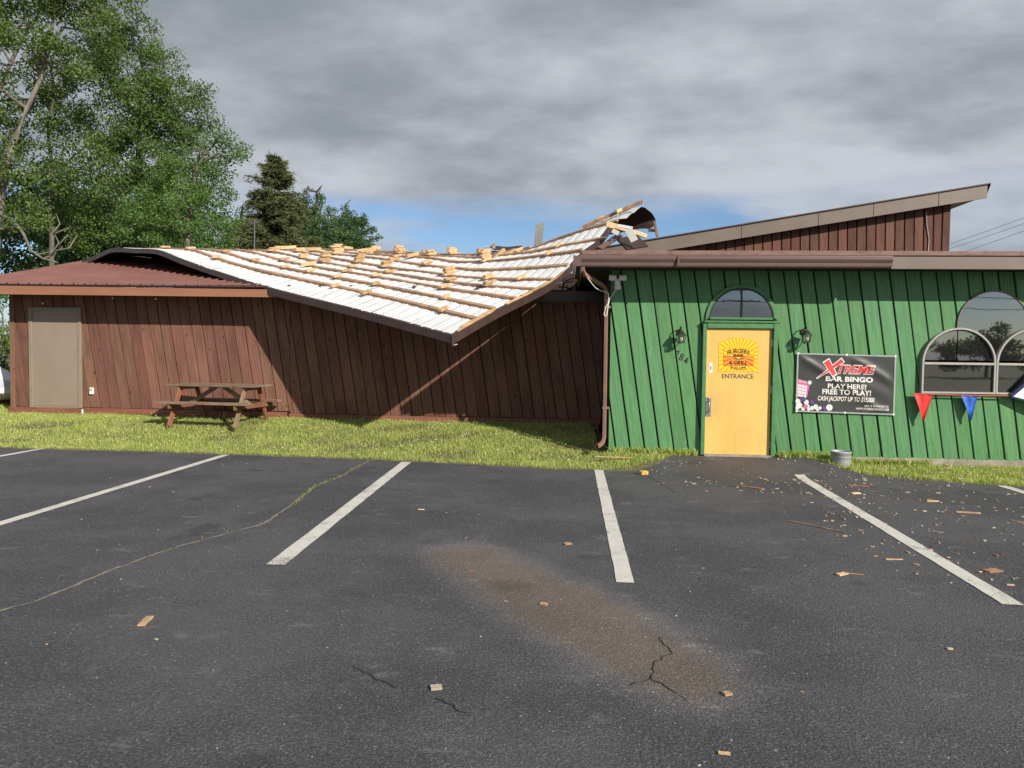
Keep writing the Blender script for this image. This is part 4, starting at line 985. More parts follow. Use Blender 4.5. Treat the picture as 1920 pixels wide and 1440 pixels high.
# stub blocks of the broken trusses, some stacked
variants = []
for (L, w, h) in ((.28, .085, .038), (.25, .085, .038), (.32, .09, .042), (.22, .085, .04), (.30, .04, .085), (.46, .04, .075)):
    mb = MB(); mb.box((0, 0, h/2), (w, L, h), ch=.004); o = mb.build('truss_block', m_pine); variants.append((o.data, h)); bpy.data.objects.remove(o)
def block(s, v, lift, var, yaw=0.0, pitch=0.0):
    p = SP(s, v, 0)+SN(s, v)*lift; me, h = variants[var]
    o = bpy.data.objects.new('truss_block', me); COL.objects.link(o); n = SN(s, v); y = (SP(s, v+.05)-SP(s, v-.05)).normalized(); x = y.cross(n).normalized(); n = x.cross(y)
    Rm = (Matrix((x, y, n)).transposed() @ R3('Z', yaw) @ R3('X', pitch)).to_4x4(); Rm.translation = p; o.parent = fr; o.matrix_parent_inverse = fr.matrix_world.inverted(); o.matrix_basis = Rm
    return h
random.seed(21)
nails = MB()
for i, v in enumerate(PV+[5.88]):
    for j in range(11):
        s = .75+.93*j+(.12*sin(i*2.3+j*1.7))+.3*(i % 2); q = random.random()
        if s > 8.45 and i > 1: continue
        if i == 9 and s < 3.3: continue
        pz = (.72 if i >= 3 else .6) if i < 8 else .72
        if i == 0 and s < 2.0: pz = .35
        if v > 3.3 and s < 2.2: pz = .45
        if q > pz:
            if q > .97: 
                block(s, v-.1, .046, 5, random.uniform(-.2, .2))
            continue
        lift = .047; big = i >= 4 and 2.0 < s < 7.5
        nst = random.choice((1, 1, 2) if not big else (2, 3, 3, 4)) if i > 1 else 1
        var = random.choice((0, 1, 2)) if i > 1 else 3
        yw = random.uniform(-.09, .09)
        for k in range(nst): lift += block(s+random.uniform(-.02, .02), v+random.uniform(-.05, .05), lift, random.choice((0, 1, 2)) if k else var, yw+random.uniform(-.05, .05))
        if random.random() < .05: block(s+random.uniform(-.1, .1), v+.2, .05, 5, random.uniform(-.35, .35), random.uniform(-.1, .15))
for k in range(150):
    v = random.choice([0.03]+PV); s = random.uniform(.1, 8.4); p = SP(s, v)+Vector((random.uniform(-.05, .05), random.uniform(-.05, .05), .02)); nails.tube([p, p+Vector((random.uniform(-.015, .015), random.uniform(-.015, .015), random.uniform(.05, .11)))], .0022, 4, False)
o = nails.build('nails', m_chipdark, fr); o['kind'] = 'stuff'
# the pile of splintered timber in the dip of the far edge
for (x0, y0, x1, y1, v, w, h) in ((915, 495, 945, 468, 4.5, .09, .09), (903, 505, 938, 487, 4.1, .04, .09), (945, 480, 965, 470, 5.0, .09, .11), (928, 484, 980, 466, 5.3, .04, .09), (958, 487, 975, 474, 4.7, .06, .12)):
    Yd = (FO+FE*3.0+FR*v).y; MB().bar(at(x0, y0, Yd-.1), at(x1, y1, Yd+.25), w, h, ch=.004).build('broken_timber', m_pine, fr)
# curled-over corner high on the right
def strip_surface(name, rows, mats, thick=.005, midx=True):
    nr, nc = len(rows), len(rows[0]); vs = [tuple(p) for r in rows for p in r]; N = len(vs)
    fs = [(j*nc+i, j*nc+i+1, (j+1)*nc+i+1, (j+1)*nc+i) for j in range(nr-1) for i in range(nc-1)]
    nn = []
    for j in range(nr):
        for i in range(nc):
            a = Vector(rows[j][min(i+1, nc-1)])-Vector(rows[j][max(i-1, 0)]); b_ = Vector(rows[min(j+1, nr-1)][i])-Vector(rows[max(j-1, 0)][i]); n = a.cross(b_); n.normalize(); nn.append(n)
    vs += [tuple(Vector(v)-n*thick) for v, n in zip(vs[:N], nn)]
    fb = [tuple(N+q for q in f[::-1]) for f in fs]
    o = obj(name, vs, fs+fb, mats, midx=[0]*len(fs)+[1]*len(fb), smooth=True); keep(o, fr); return o
CURL = [(5.55, 4.515), (5.75, 4.65), (5.93, 4.77), (6.10, 4.87), (6.247, 4.937), (6.43, 4.955), (6.613, 4.925), (6.76, 4.90), (6.878, 4.858), (7.0, 4.79), (7.02, 4.72), (6.947, 4.63), (6.82, 4.57), (6.689, 4.527)]
rows = []
for s_, k in ((-.26, 1.04), (-.18, 1.0), (-.05, .97), (.2, .9), (.5, .78), (.9, .55), (1.4, .30), (1.9, .12)):
    row = []; z9 = SZ(max(s_, 0), 5.9)
    for v_, z_ in CURL:
        d_ = max(0, v_-5.9)*k; v2 = v_ if v_ <= 5.9 else 5.9+d_
        zz_ = z9+(z_-4.80)*k if v_ > 5.9 else SZ(max(s_, 0), v_)
        p = FO+FE*s_+FR*v2; row.append(Vector((p.x, p.y, zz_+.012)))
    rows.append(row)
strip_surface('curled_panel', rows, [m_white, m_undermetal])
def stick(name, p0, Y0, p1, Y1, w, h, mat): return MB().bar(at(*p0, Y0), at(*p1, Y1), w, h, ch=.003).build(name, mat, fr)
stick('broken_timber', (1137, 420), 15.7, (1180, 432), 15.75, .05, .115, m_pine)
stick('broken_timber', (1186, 434), 15.6, (1212, 443), 15.8, .05, .085, m_pine)
stick('broken_timber', (1158, 423), 15.6, (1186, 428), 15.6, .04, .06, m_white)
stick('broken_timber', (1226, 414), 16.6, (1233, 444), 16.6, .06, .05, m_chipdark)
stick('broken_timber', (1216, 432), 16.7, (1231, 432), 16.6, .05, .06, m_chipdark)
stick('trim_strip', (1093, 426), 16.75, (1204, 378), 16.5, .04, .07, m_chipdark)
stick('trim_strip', (1168, 398), 16.6, (1205, 376), 16.5, .05, .03, m_purlin)
stick('truss_block', (1155, 397), 16.5, (1166, 392), 16.6, .07, .07, m_pine)
stick('truss_block', (1117, 414), 16.7, (1131, 407), 16.8, .07, .07, m_pine)
MB().bar(at(1178, 430, 15.55), at(1190, 452, 15.5), .16, .01, up=(0, -1, .3)).build('bent_flashing', m_grayshard, fr)
MB().bar(at(1148, 432, 15.6), at(1160, 438, 15.6), .10, .008, up=(0, -1, .3)).build('bent_flashing', m_grayshard, fr)
MB().bar(at(1125, 466, 15.5), at(1163, 440, 16.0), .12, .03, up=(0, -1, .8)).build('rake_board', m_gutter, fr)
MB().bar(at(1165, 458, 15.9), at(1205, 452, 16.6), .35, .03, up=(0, -1, .4)).build('torn_panel', m_undermetal, fr)
# upright shard and crumpled sheet at the far edge
mb = MB(); a, b_, c, d = at(1001, 463, 18.1), at(1017, 461, 18.0), at(1020, 417, 18.0), at(1004, 421, 18.1); k = Vector((.0, .02, 0))
mb.add([a, b_, c, d, a+k, b_+k, c+k, d+k], [(0, 1, 2, 3), (4, 7, 6, 5), (0, 4, 5, 1), (1, 5, 6, 2), (2, 6, 7, 3), (3, 7, 4, 0)]); mb.build('upright_shard', m_grayshard, fr)
mb = MB(); q = [at(922, 471, 18.6), at(930, 461, 18.9), at(952, 463, 19.0), at(979, 460, 18.9), at(974, 468, 18.5), at(950, 472, 18.4)]; k = Vector((0, 0, -.03))
mb.add(q+[p+k for p in q], [(0, 5, 4, 3, 2, 1)[::-1], (6, 7, 8, 9, 10, 11)]+[(i, (i+1) % 6, 6+(i+1) % 6, 6+i) for i in range(6)]); mb.build('crumpled_panel', m_undermetal, fr)
stick('torn_strip', (910, 463), 18.7, (930, 466), 18.7, .12, .012, m_white); stick('torn_strip', (912, 470), 18.5, (936, 470), 18.5, .10, .012, m_white); stick('torn_strip', (975, 470), 18.3, (993, 463), 18.4, .12, .012, m_white)
stick('broken_timber', (921, 464), 18.6, (928, 458), 18.7, .06, .06, m_chipdark)
# dangling scraps in the gap beside the bar
for (p0, p1, w) in (((1035, 548), (1040, 528), .025), ((1052, 552), (1060, 520), .03), ((1040, 532), (1075, 528), .03), ((1062, 526), (1085, 518), .08), ((1066, 550), (1062, 534), .02), ((1074, 540), (1095, 512), .05), ((1048, 538), (1066, 540), .02)):
    MB().bar(at(*p0, 14.35), at(*p1, 14.5), w, .02).build('hanging_scrap', m_black, fr)

# ================================================================== picnic table
TC = Vector((-6.66, 13.86, ground_z(-6.66, 13.86)-.01)); TA = radians(-5.5)
tb = empty('picnic_table', TC, TA, 'weathered wooden picnic table on the lawn by the brown wall', 'picnic table')
def tpart(name, mb, mat):
    o = obj(name, mb.v, mb.f, mat); o.parent = tb; return o
for i in range(5): tpart('tabletop_plank', MB().box((random.uniform(-.01, .01), -.30+.15*i, .755), (1.80, .142, .038), ch=.005), m_oldwood)
for s in (-1, 1):
    for i in range(2): tpart('seat_plank', MB().box((random.uniform(-.01, .01)+.0*s, s*(.575+.15*i-.075), .44), (1.80, .142, .038), ch=.005), m_oldwood)
for x in (-.66, .66):
    tpart('cross_beam', MB().box((x, 0, .715), (.038, .68, .085), ch=.004), m_oldwood)
    tpart('seat_beam', MB().box((x+.04, 0, .376), (.038, 1.40, .085), ch=.004), m_oldred)
    for s in (-1, 1): tpart('leg', MB().bar((x, s*.62, .0), (x, s*.24, .735), .04, .095, up=(0, 1, 0), ch=.004), m_oldred if x < 0 or s > 0 else m_oldwood)
    tpart('brace', MB().bar((x*.93, 0, .40), (x*.12, 0, .72), .04, .075, up=(0, 0, 1), ch=.004), m_oldwood)
tpart('cleat', MB().box((0, 0, .725), (.09, .66, .03), ch=.003), m_oldwood)

# ================================================================== covered boat at the left corner
bt = empty('covered_boat', (-13.6, 17.2, .36), 0, 'white boat under a pale cover on wooden blocks behind the left corner', 'boat')
secs = [(-16.2, .95, .55, 1.75), (-14.8, 1.0, .5, 1.8), (-13.9, .95, .5, 1.66), (-13.2, .8, .5, 1.36), (-12.6, .5, .55, 1.08), (-12.3, .12, .66, .9)]
vs = []; n = 10
for x, w, zb, zt in secs:
    prof = [(0, zb), (.55, zb+.06), (.92, zb+.28*(zt-zb)), (1, zb+.5*(zt-zb)), (.55, zb+.8*(zt-zb)), (0, zt), (-.55, zb+.8*(zt-zb)), (-1, zb+.5*(zt-zb)), (-.92, zb+.28*(zt-zb)), (-.55, zb+.06)]
    vs += [(x+.35, 15.75+a*w, z) for a, z in prof]
fs = []; mi = []
for i in range(len(secs)-1):
    for k in range(n): fs.append((i*n+k, i*n+(k+1) % n, (i+1)*n+(k+1) % n, (i+1)*n+k)); mi.append(1 if k in (3, 6) else 0)
fs += [tuple(range(n)), tuple((len(secs)-1)*n+k for k in range(n))]; mi += [0, 0]
keep(obj('hull', vs, fs, [m_tarp, m_tarpgrey], midx=mi), bt)
for x in (-12.9, -15.0): MB().box((x, 15.75, .45), (.16, 1.6, .16), ch=.01).build('wood_block', m_fascia, bt)

# ================================================================== trees
def tube_mesh(paths, n=7):
    mb = MB()
    for pts, rad in paths: mb.tube(pts, rad, n, False)
    return mb
def leaves(C, per, spread, size, flat=.5, thin=.55):
    "leaf quads round the cluster centres"
    n = len(C)*per; c = np.repeat(np.array(C), per, 0); d = RNG.normal(0, 1, (n, 3)); d /= np.linalg.norm(d, axis=1)[:, None]
    rr = RNG.uniform(0, 1, n)**.45; p = c+d*rr[:, None]*np.array(spread)
    nm = RNG.normal(0, 1, (n, 3)); nm[:, 2] += flat; nm /= np.linalg.norm(nm, axis=1)[:, None]
    a = np.cross(nm, RNG.normal(0, 1, (n, 3))); a /= np.linalg.norm(a, axis=1)[:, None]; b_ = np.cross(nm, a)
    L = RNG.uniform(.7, 1.3, n)[:, None]*size; W = L*thin
    V = np.stack([p-a*L*.5, p+b_*W*.5-a*L*.05, p+a*L*.5, p-b_*W*.5-a*L*.05], 1).reshape(-1, 3)
    return V, np.arange(n*4).reshape(-1, 4)
def lobe_points(lobes, dens):
    out = []; which = []
    for li, (c, rx, ry, rz_) in enumerate(lobes):
        n = int(dens*(rx*ry*rz_)**(2/3)*11)
        for _ in range(n):
            d = RNG.normal(0, 1, 3); d /= np.linalg.norm(d); r = RNG.uniform(.25, 1)**.5*RNG.uniform(.85, 1.08)
            out.append((c[0]+d[0]*rx*r, c[1]+d[1]*ry*r, c[2]+d[2]*rz_*r)); which.append(li)
    return out, which
def broadleaf(name, trunk, lobes, label, leafmat, bark, dens=1.6, per=60, spread=.45, size=.13, r0=.2, group='trees behind the buildings', twigs=.5, drop=0.0):
    base = Vector(trunk[0]); o = empty(name, (base.x, base.y, .36), 0, label, 'tree', group)
    tr = [Vector(p) for p in trunk]; k = len(tr); paths = [(tr, [r0*(1-.75*i/(k-1)) for i in range(k)])]
    C, wh = lobe_points(lobes, dens); hubs = []
    for c, rx, ry, rz_ in lobes:
        c = Vector(c); best = min(tr[1:], key=lambda q: (q-c).length+max(0, q.z-c.z)*2); mid = best.lerp(c, .5)+Vector((random.uniform(-.3, .3), random.uniform(-.3, .3), random.uniform(.0, .4)))
        paths.append(([best, mid, c], [r0*.38, r0*.26, r0*.13])); hubs.append((mid, c))
    for p, w in zip(C, wh):
        if random.random() < twigs*.35:
            a, b_ = hubs[w]; q = a.lerp(b_, random.uniform(.5, 1)); p = Vector(p); m_ = q.lerp(p, .55)+Vector((0, 0, random.uniform(-.05, .25))); paths.append(([q, m_, p], [r0*.11, r0*.07, r0*.02]))
    tube_mesh(paths[:1], 10).build('trunk', bark, o, True)
    for pp in paths[1:1+len(lobes)]: tube_mesh([pp], 6).build('limb', m_trunk, o, True)
    tw = tube_mesh(paths[1+len(lobes):], 4).build('twigs', m_trunk, o, True); tw['kind'] = 'stuff'
    V_, F_ = leaves(C, int(per*2.9), (spread, spread, spread*.7), size*.72)
    keep(npmesh('crown', V_, F_, leafmat), o); return o
P3 = lambda x, y, Y: tuple(at(x, y, Y))
G = .36
def base_at(x, Y): q = at(x, 600, Y); return (q.x, q.y, G-.2)
def L(x, y, Y, rpx, rzpx=None, ry=None):
    q = at(x, y, Y); s = Y/1400; return (tuple(q), rpx*s, ry or rpx*s*.9, (rzpx or rpx)*s)
# leaning pale trunk at the far left
broadleaf('leaning_ash_tree', [base_at(-30, 22), P3(-6, 430, 22), P3(8, 320, 22), P3(28, 255, 22), P3(52, 205, 22.2), P3(75, 150, 22.5), P3(90, 90, 22.6), P3(105, 10, 22.8)],
    [L(40, 40, 22, 85, 70), L(140, 20, 23, 80, 60), L(-40, 150, 22, 90, 80), L(110, 110, 22.5, 80, 55), L(175, 60, 24, 65, 50), L(30, 310, 21, 60, 40), L(-60, 330, 22, 80, 90), L(60, -60, 22, 120, 80), L(190, -20, 24, 60, 50), L(20, 215, 23, 45, 40), L(45, 430, 21, 40, 36)],
    'tall ash tree with a pale leaning trunk at the far left', m_leafA, m_palebark, 1.15, 40, .45, .15, .15)
broadleaf('forked_ash_tree', [base_at(-60, 25), P3(-40, 400, 25), P3(-8, 190, 25), P3(20, 118, 25), P3(52, 52, 25), P3(92, 8, 25), P3(120, -60, 25)],
    [L(80, -10, 25, 80, 60), L(-10, 60, 25, 80, 70), L(150, 130, 26, 60, 50), L(130, -80, 25, 100, 70), L(215, 10, 26, 45, 40), L(95, 200, 26, 60, 45)],
    'thin forked tree rising behind the leaning trunk out of the top of the picture', m_leafA, m_palebark, 1.1, 40, .38, .15, .10)
broadleaf('slender_ash_tree', [base_at(96, 24), P3(97, 440, 24), P3(91, 380, 24), P3(98, 320, 24.1), P3(90, 250, 24), P3(101, 180, 23.9), P3(97, 130, 24), P3(106, 60, 24)],
    [L(100, 150, 24, 60, 60), L(70, 270, 24, 55, 50), L(140, 250, 24, 60, 60), L(160, 340, 24, 55, 50), L(50, 400, 23.5, 45, 45), L(150, 430, 25, 60, 45), L(100, 330, 23.3, 34, 40), L(85, 400, 23.4, 28, 26)],
    'slender tree with a straight mossy trunk and dead twigs near the brown roof', m_leafA, m_trunk, 1.7, 42, .44, .14, .09)
broadleaf('tall_poplar_tree', [base_at(262, 27), P3(262, 430, 27), P3(258, 330, 27), P3(262, 220, 27), P3(268, 130, 27), P3(262, 70, 27)],
    [L(262, 95, 27, 52, 55), L(305, 150, 27, 55, 60), L(215, 150, 27, 62, 65), L(270, 200, 26.5, 75, 60), L(340, 210, 27, 50, 65), L(372, 180, 27, 22, 40), L(250, 300, 26, 85, 70), L(345, 300, 27, 55, 60), L(200, 380, 26, 75, 80), L(200, 60, 27, 45, 45), L(290, 380, 26, 90, 85), L(195, 250, 27, 60, 60), L(310, 245, 26.5, 60, 50), L(385, 235, 27, 24, 36), L(240, 215, 26, 55, 50)],
    'broad tall poplar with dense green crown left of the middle', m_leafB, m_trunk, 2.0, 46, .46, .135, .15)
broadleaf('birch_tree', [base_at(352, 23.5), P3(352, 440, 23.5), P3(358, 380, 23.5), P3(370, 310, 23.5), P3(400, 270, 23.5)],
    [L(330, 400, 23, 70, 65), L(395, 350, 23.5, 42, 55), L(400, 290, 23.5, 32, 40), L(425, 260, 23.5, 22, 24), L(450, 285, 23.5, 20, 14), L(440, 300, 23.5, 18, 14), L(405, 420, 23, 38, 55), L(270, 420, 22.5, 60, 50), L(425, 385, 23.5, 16, 22), L(340, 320, 24, 50, 50)],
    'bright green birch with drooping branches reaching right beside the spruce', m_leafC, m_palebark, 2.2, 52, .38, .115, .10)
broadleaf('young_maple_tree', [base_at(450, 34), P3(450, 440, 34), P3(452, 410, 34), P3(455, 385, 34)],
    [L(452, 425, 34, 34, 38), L(438, 455, 33, 30, 36), L(470, 460, 34, 35, 40)], 'small leafy tree in the gap left of the spruce', m_leafD, m_trunk, 2.0, 50, .5, .14, .14)
broadleaf('aspen_tree', [base_at(595, 38), P3(595, 450, 38), P3(592, 400, 38), P3(594, 360, 38)],
    [L(571, 392, 38, 12, 36), L(596, 390, 38, 10, 30), L(583, 440, 37.5, 36, 40), L(612, 445, 38, 28, 34), L(574, 362, 38, 5, 12), L(598, 364, 38, 5, 10), L(552, 400, 38, 9, 26)],
    'upright leafy tree just right of the spruce', m_leafD, m_trunk, 7, 26, .3, .15, .15)
broadleaf('round_maple_tree', [base_at(655, 40), P3(655, 460, 40), P3(652, 420, 40), P3(648, 385, 40)],
    [L(648, 425, 40, 20, 30), L(622, 402, 40, 8, 24), L(670, 430, 40, 18, 30), L(650, 458, 39.5, 50, 30), L(690, 456, 40, 14, 18), L(712, 446, 40, 6, 4), L(648, 388, 40, 5, 16), L(697, 428, 40, 6, 12), L(634, 440, 40, 14, 30), L(684, 412, 40, 6, 14)],
    'rounded leafy tree at the right end of the tree line', m_leafD, m_trunk, 7, 26, .3, .15, .16)
for x, Y, h, lab in ((-40, 32, 260, 'dark leafy tree filling the background behind the leaning trunk'), (90, 33, 300, 'dark leafy tree behind the slender mossy trunk'), (190, 34, 330, 'dark leafy tree behind the poplar on its left'), (330, 34, 330, 'dark leafy tree behind the bright birch'), (548, 44, 375, 'leafy tree filling in just behind the spruce')):
    broadleaf('background_tree', [base_at(x, Y), P3(x, 480, Y), P3(x+4, 400, Y), P3(x, h, Y)], [L(x, h+40, Y, 60, 50), L(x-45, h+110, Y, 65, 70), L(x+45, h+120, Y, 65, 70), L(x, 470, Y-1, 85, 70), L(x-20, h+180, Y-1, 75, 60)], lab, m_leafD, m_trunk, .8, 40, .75, .26, .14)
# dead pale limb drooping to the brown roof
dl = MB().tube([P3(2, 405, 21), P3(25, 412, 20.8), P3(45, 440, 20.5), P3(58, 470, 20.2), P3(80, 485, 20), P3(108, 492, 19.8)], [.05, .046, .042, .036, .03, .018], 7)
for a, b_, c in (((58, 470), (70, 478), (100, 470)), ((80, 485), (95, 480), (118, 462)), ((95, 480), (110, 455), (98, 430)), ((105, 470), (130, 465), (145, 440)), ((110, 460), (128, 440), (135, 455)), ((98, 440), (112, 420), (105, 400))):
    dl.tube([P3(*a, 20), P3(*b_, 20.1), P3(*c, 20.2)], [.03, .022, .008], 5)
o = dl.build('dead_branch', m_palebark, None, True); tag(o, 'bare dead branch hanging down to the left end of the brown roof', 'branch')
# spruce
def spruce(x, Y, ytop, halfpx, label):
    b0 = Vector(base_at(x, Y)); tp = at(x, ytop, Y); H = tp.z-b0.z; o = empty('spruce_tree', (b0.x, b0.y, G), 0, label, 'tree', 'trees behind the buildings')
    MB().tube([b0, b0.lerp(tp, .5), tp], [.2, .12, .01], 8).build('trunk', m_trunk, o, True)
    W = halfpx*Y/1400; br = MB(); Vs = []; k = 0
    z = .10
    while z < .995:
        zz = b0.z+H*z; R_ = W*(1-z)**.85+.06; nb = int(8+R_*4.6)
        for i in range(nb):
            a = RNG.uniform(0, 2*pi); l = R_*RNG.uniform(.45, 1.18)*(1.1-.25*abs(sin(3*a+z*9))); up = .35 if z > .85 else (.0 if z > .5 else -.18)
            p0 = Vector((b0.x, b0.y, zz)); p1 = p0+Vector((cos(a)*l*.6, sin(a)*l*.6, l*(up-.10))); p2 = p0+Vector((cos(a)*l, sin(a)*l, l*(up-.02)))
            br.tube([p0, p1, p2], [.03, .018, .006], 4, False)
            m_ = int(14+l*46)
            for q in RNG.uniform(.12, 1, m_):
                c = p0.lerp(p1, q/.6) if q < .6 else p1.lerp(p2, (q-.6)/.4); sp = .20*(1.1-q*.6)*min(1, l)
                Vs.append((c.x+RNG.normal(0, sp), c.y+RNG.normal(0, sp), c.z+RNG.normal(-.05, sp*.55), a))
        z += RNG.uniform(.022, .042)
    br.build('boughs', m_trunk, o)['kind'] = 'stuff'
    Vs = np.array(Vs); n = len(Vs); per = 3; c = np.repeat(Vs[:, :3], per, 0)+RNG.normal(0, .05, (n*per, 3)); a = np.repeat(Vs[:, 3], per)+RNG.normal(0, .8, n*per)
    d = np.stack([np.cos(a), np.sin(a), RNG.normal(-.15, .35, n*per)], 1); Ln = RNG.uniform(.12, .26, n*per)[:, None]; side = np.cross(d, RNG.normal(0, 1, (n*per, 3))); side /= np.linalg.norm(side, axis=1)[:, None]
    V_ = np.stack([c-side*.022, c+side*.022, c+d*Ln+side*.010, c+d*Ln-side*.010], 1).reshape(-1, 3)
    keep(npmesh('crown', V_, np.arange(n*per*4).reshape(-1, 4), m_needle), o)
spruce(515, 34, 286, 180, 'dark pointed spruce standing behind the fallen roof')
# shrubs left of the brown corner
def shrub(x, y, Y, r, label, mat):
    q = at(x, y, Y); s = Y/1400; broadleaf('shrub', [(q.x, q.y, .2), (q.x, q.y, q.z*.6), (q.x, q.y, q.z)], [((q.x, q.y, q.z), r*s, r*s, r*s*1.1), ((q.x-.4, q.y-.2, q.z*.55), r*s, r*s, r*s*.9), ((q.x+.4, q.y+.3, q.z*.6), r*s, r*s, r*s*.9)], label, mat, m_trunk, 2.2, 40, .35, .10, .06, 'shrubs beside the brown building')
shrub(5, 590, 18.5, 62, 'leafy shrub seen under the eave left of the brown corner', m_leafC)
shrub(-60, 590, 20.5, 75, 'taller dark shrub behind the covered boat', m_leafB)

# ================================================================== antenna, poles and wires
an = empty('tv_antenna', P3(477, 470, 25), 0, 'thin television antenna mast rising behind the fallen roof', 'antenna')
MB().tube([P3(477, 520, 25), P3(477, 412, 25)], .022, 6).build('mast', m_metal, an)
MB().tube([P3(468, 420, 24.6), P3(486, 416, 25.5)], .014, 5).build('boom', m_metal, an)
for k in range(6):
    q = Vector(P3(468, 420, 24.6)).lerp(Vector(P3(486, 416, 25.5)), k/5); l = .30-.03*k; MB().tube([q+Vector((-l, .25*l, -.12)), q+Vector((l, -.25*l, .12))], .008, 4).build('element', m_metal, an)
def pole(name, x, y, h, label, arm=1.2):
    o = empty(name, (x, y, 0), 0, label, 'utility pole', 'wooden utility poles')
    MB().tube([(x, y, -.3), (x, y, h)], [.16, .11], 10).build('pole', m_trunk, o, True)
    for dz in (.35, 1.5): MB().box((x, y-.14, h-dz), (arm*2, .1, .12), ch=.01).build('crossarm', m_trunk, o)
    for dz in (.35, 1.5):
        for s in (-1, -.55, .55, 1): MB().lathe([(.0, 0), (.04, 0), (.05, .06), (.03, .12), (0, .14)], (x+s*arm*.93, y-.14, h-dz+.06), 8).build('insulator', m_galv, o)
    return o
def wire(a, b_, sag, label, r=.012, cat='wire', grp='overhead wires'):
    a, b_ = Vector(a), Vector(b_); pts = [a.lerp(b_, q)-Vector((0, 0, sag*4*q*(1-q))) for q in np.linspace(0, 1, 22)]
    tag(MB().tube(pts, r, 4).build('overhead_wire', m_black), label, cat, grp)
pq = at(2180, 380, 34); pf = at(1640, 560, 75)
pole('utility_pole', pq.x, pq.y, 11.2, 'utility pole standing out of view to the right of the bar')
pole('utility_pole', pf.x, pf.y, 9.0, 'distant utility pole hidden behind the clerestory')
wire(P3(2180, 308, 34), P3(1640, 500, 75), .3, 'highest of the overhead wires right of the clerestory', .014)
wire(P3(2180, 322, 34), P3(1640, 507, 75), .3, 'middle of the overhead wires right of the clerestory', .014)
wire(P3(2180, 335, 34), P3(1640, 522, 75), .3, 'lowest of the overhead wires right of the clerestory', .014)
# across the road, seen only mirrored in the windows
pole('utility_pole', 17.5, -54, 8.8, 'utility pole across the road mirrored in the fanlight', 1.9)
for k, dz in enumerate((.35, 1.5)): wire((-150, -54, 8.4-dz), (17.5, -54, 8.8-dz), 1.2, 'overhead wire along the road left of the mirrored pole, %s one' % ('upper', 'lower')[k], .03); wire((17.5, -54, 8.8-dz), (190, -54, 8.4-dz), 1.2, 'overhead wire along the road right of the mirrored pole, %s one' % ('upper', 'lower')[k], .03)
def far_bush(x, y, h, w, label):
    broadleaf('roadside_tree', [(x, y, -.2), (x, y, h*.4), (x, y, h*.8)], [((x, y, h*.62), w*.5, w*.5, h*.4), ((x-w*.35, y, h*.42), w*.4, w*.4, h*.36), ((x+w*.35, y, h*.45), w*.4, w*.4, h*.36)], label, m_leafB, m_trunk, .25, 40, .9, .45, .2, 'trees across the road', .1)
for i, (x, h, w) in enumerate(((39.5, 5.2, 6), (52, 6.6, 9), (61, 7.2, 10), (72, 6.5, 10), (-6, 4.0, 10), (-26, 5.5, 12), (90, 7, 12))):
    far_bush(x, -50-3*(i % 3), h, w, 'roadside tree mirrored in the window, %s along the far verge' % ('first', 'second', 'third', 'fourth', 'fifth', 'sixth', 'seventh')[i])

# ================================================================== debris on the asphalt and grass
def chip(name, x, y, L_, w, h, ang, mat, label, ragged=.25, z=None):
    n = 5; top = []; bot = []; h *= .6
    for side in (1, -1):
        rng = range(n+1) if side == 1 else range(n, -1, -1)
        for i in rng:
            u = -L_/2+L_*i/n+random.uniform(-.02, .02)*L_; q = side*w/2*(1-ragged*random.random()*(1 if i in (0, n) else .5)); top.append((u, q))
    ca, sa = cos(ang), sin(ang); zb = (lot_z(x, y) if z is None else z)+.003; N = len(top)
    vs = [(x+u*ca-q*sa, y+u*sa+q*ca, zb+h+random.uniform(-.2, .2)*h) for u, q in top]+[(x+u*ca-q*sa, y+u*sa+q*ca, zb) for u, q in top]
    fs = [tuple(range(N))[::-1], tuple(range(N, 2*N))]+[(i, (i+1) % N, N+(i+1) % N, N+i) for i in range(N)]
    return tag(obj(name, vs, fs, mat), label, 'debris', 'storm debris on the parking lot')
random.seed(5)
chip('wood_chip', -2.60, 4.40, .155, .05, .016, 1.75, m_chip, 'pale wood chip alone on the asphalt at lower left')
chip('stone_chip', -.64, 3.67, .058, .045, .02, .3, m_stone, 'grey-tan stone chip by the crack at bottom centre')
chip('wood_lath', 2.50, 7.62, .62, .014, .012, -.84, m_chip, 'long thin pale lath between two bays in front of the door')
chip('wood_lath', 2.36, 9.82, .42, .035, .016, -.66, m_chipdark, 'short brown lath on the asphalt nearest the yellow door')
chip('wood_chip', 4.42, 8.52, .24, .04, .02, -.2, m_chip, 'pale splinter lying right of the right bay line, largest there')
chip('shingle_piece', 3.42, 6.20, .14, .09, .014, .3, m_chipdark, 'reddish brown shingle fragment right of the right bay line')
chip('wood_chip', 2.16, 5.95, .11, .04, .02, .6, m_chip, 'pale chip in the bay centre with a thin sliver beside it')
chip('wood_sliver', 2.26, 5.98, .14, .008, .006, -.25, m_chip, 'thin sliver beside the pale chip in the right-hand bay')
chip('shingle_piece', .82, 3.75, .04, .035, .02, .4, m_chip, 'small tan chip at lower right end of the brown stain')
chip('shingle_piece', -.14, 4.99, .05, .03, .02, -.4, m_chip, 'small tan chip on the middle of the brown stain')
chip('wood_chip', .02, 6.62, .07, .05, .02, .5, m_chip, 'tan chip left of the bay line in front of the green corner')
chip('leaf_scrap', -.72, 5.70, .06, .018, .008, .1, m_chipdark, 'tiny dark scrap at the top of the brown stain')
chip('wood_chip', -1.56, 7.90, .07, .02, .012, -.1, m_chip, 'small pink-tan chip right of the second bay line')
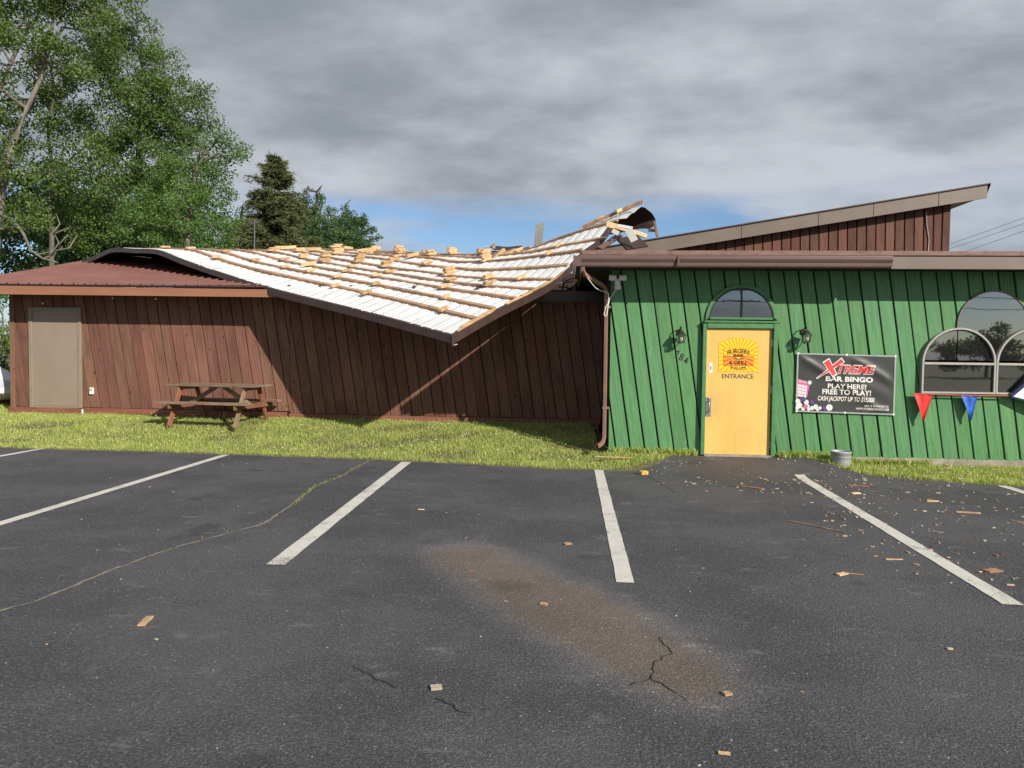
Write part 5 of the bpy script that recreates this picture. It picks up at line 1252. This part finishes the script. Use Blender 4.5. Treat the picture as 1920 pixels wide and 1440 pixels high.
chip('foam_lump', 1.09, 10.66, .11, .10, .08, .5, M('yellow_foam', (.55, .33, .08), .9, .3, 20), 'lumpy ochre foam scrap where lawn meets the walk')
chip('wood_chip', 3.85, 10.12, .26, .05, .02, -.15, m_chipdark, 'brown board scrap above the right bay line by the verge')
chip('wood_lath', .72, 11.45, .55, .035, .015, -.08, m_chip, 'pale lath lying in the lawn below the green corner', z=ground_z(.72, 11.45)+.055)
chip('wood_chip', 4.33, 9.15, .15, .04, .02, .2, m_chip, 'tan chip on the asphalt below the bucket')
chip('wood_chip', 2.76, 6.45, .14, .025, .012, .1, m_chip, 'thin chip left of the right bay line near its middle')
chip('wood_chip', 3.6, 9.55, .12, .06, .02, .3, m_chip, 'pale chip between the bucket and the right bay line top')
chip('wood_chip', 4.62, 7.15, .10, .05, .015, .9, m_chip, 'pale chip at the right edge above the shingle fragment')
chip('wood_chip', .69, 3.18, .05, .018, .012, -.15, m_chip, 'thin pale chip at the bottom edge right of centre')
chip('wood_chip', 2.25, 4.48, .03, .018, .012, 0., m_stone, 'tiny pale chip low on the right side')
mb = MB(); random.seed(9)
def crumb(x, y, s):
    z = (lot_z(x, y) if y < Ye(x) else ground_z(x, y)+.04)+.002; a = random.uniform(0, pi); l = s*random.uniform(.6, 2.2); w = s*random.uniform(.4, .9); mb.box((x, y, z+s*.15), (l, w, s*.35), R3('Z', a) @ R3('X', random.uniform(-.3, .3)))
for k in range(700):
    mb.cur = random.choice((0, 0, 1, 2, 2)); u = random.random()
    if u < .62: x, y = random.uniform(2.6, 6.2), random.uniform(5.8, 10.9)
    elif u < .8: x, y = random.uniform(1.2, 4.2), random.uniform(9.4, 11.85)
    else: x, y = random.uniform(-6, 5), random.uniform(3.0, 10.8)
    if y > Ye(x)-.05: continue
    crumb(x, y, random.uniform(.010, .028) if u < .8 else random.uniform(.006, .014))
for k in range(70): mb.cur = random.choice((0, 2)); x = random.uniform(3.9, 7); crumb(x, random.uniform(10.6, 11.8), .03)
o = mb.build('splinter_litter', [m_chip, m_chipdark, m_stone]); tag(o, 'fine splinters and crumbs strewn over the asphalt', 'litter', kind='stuff')
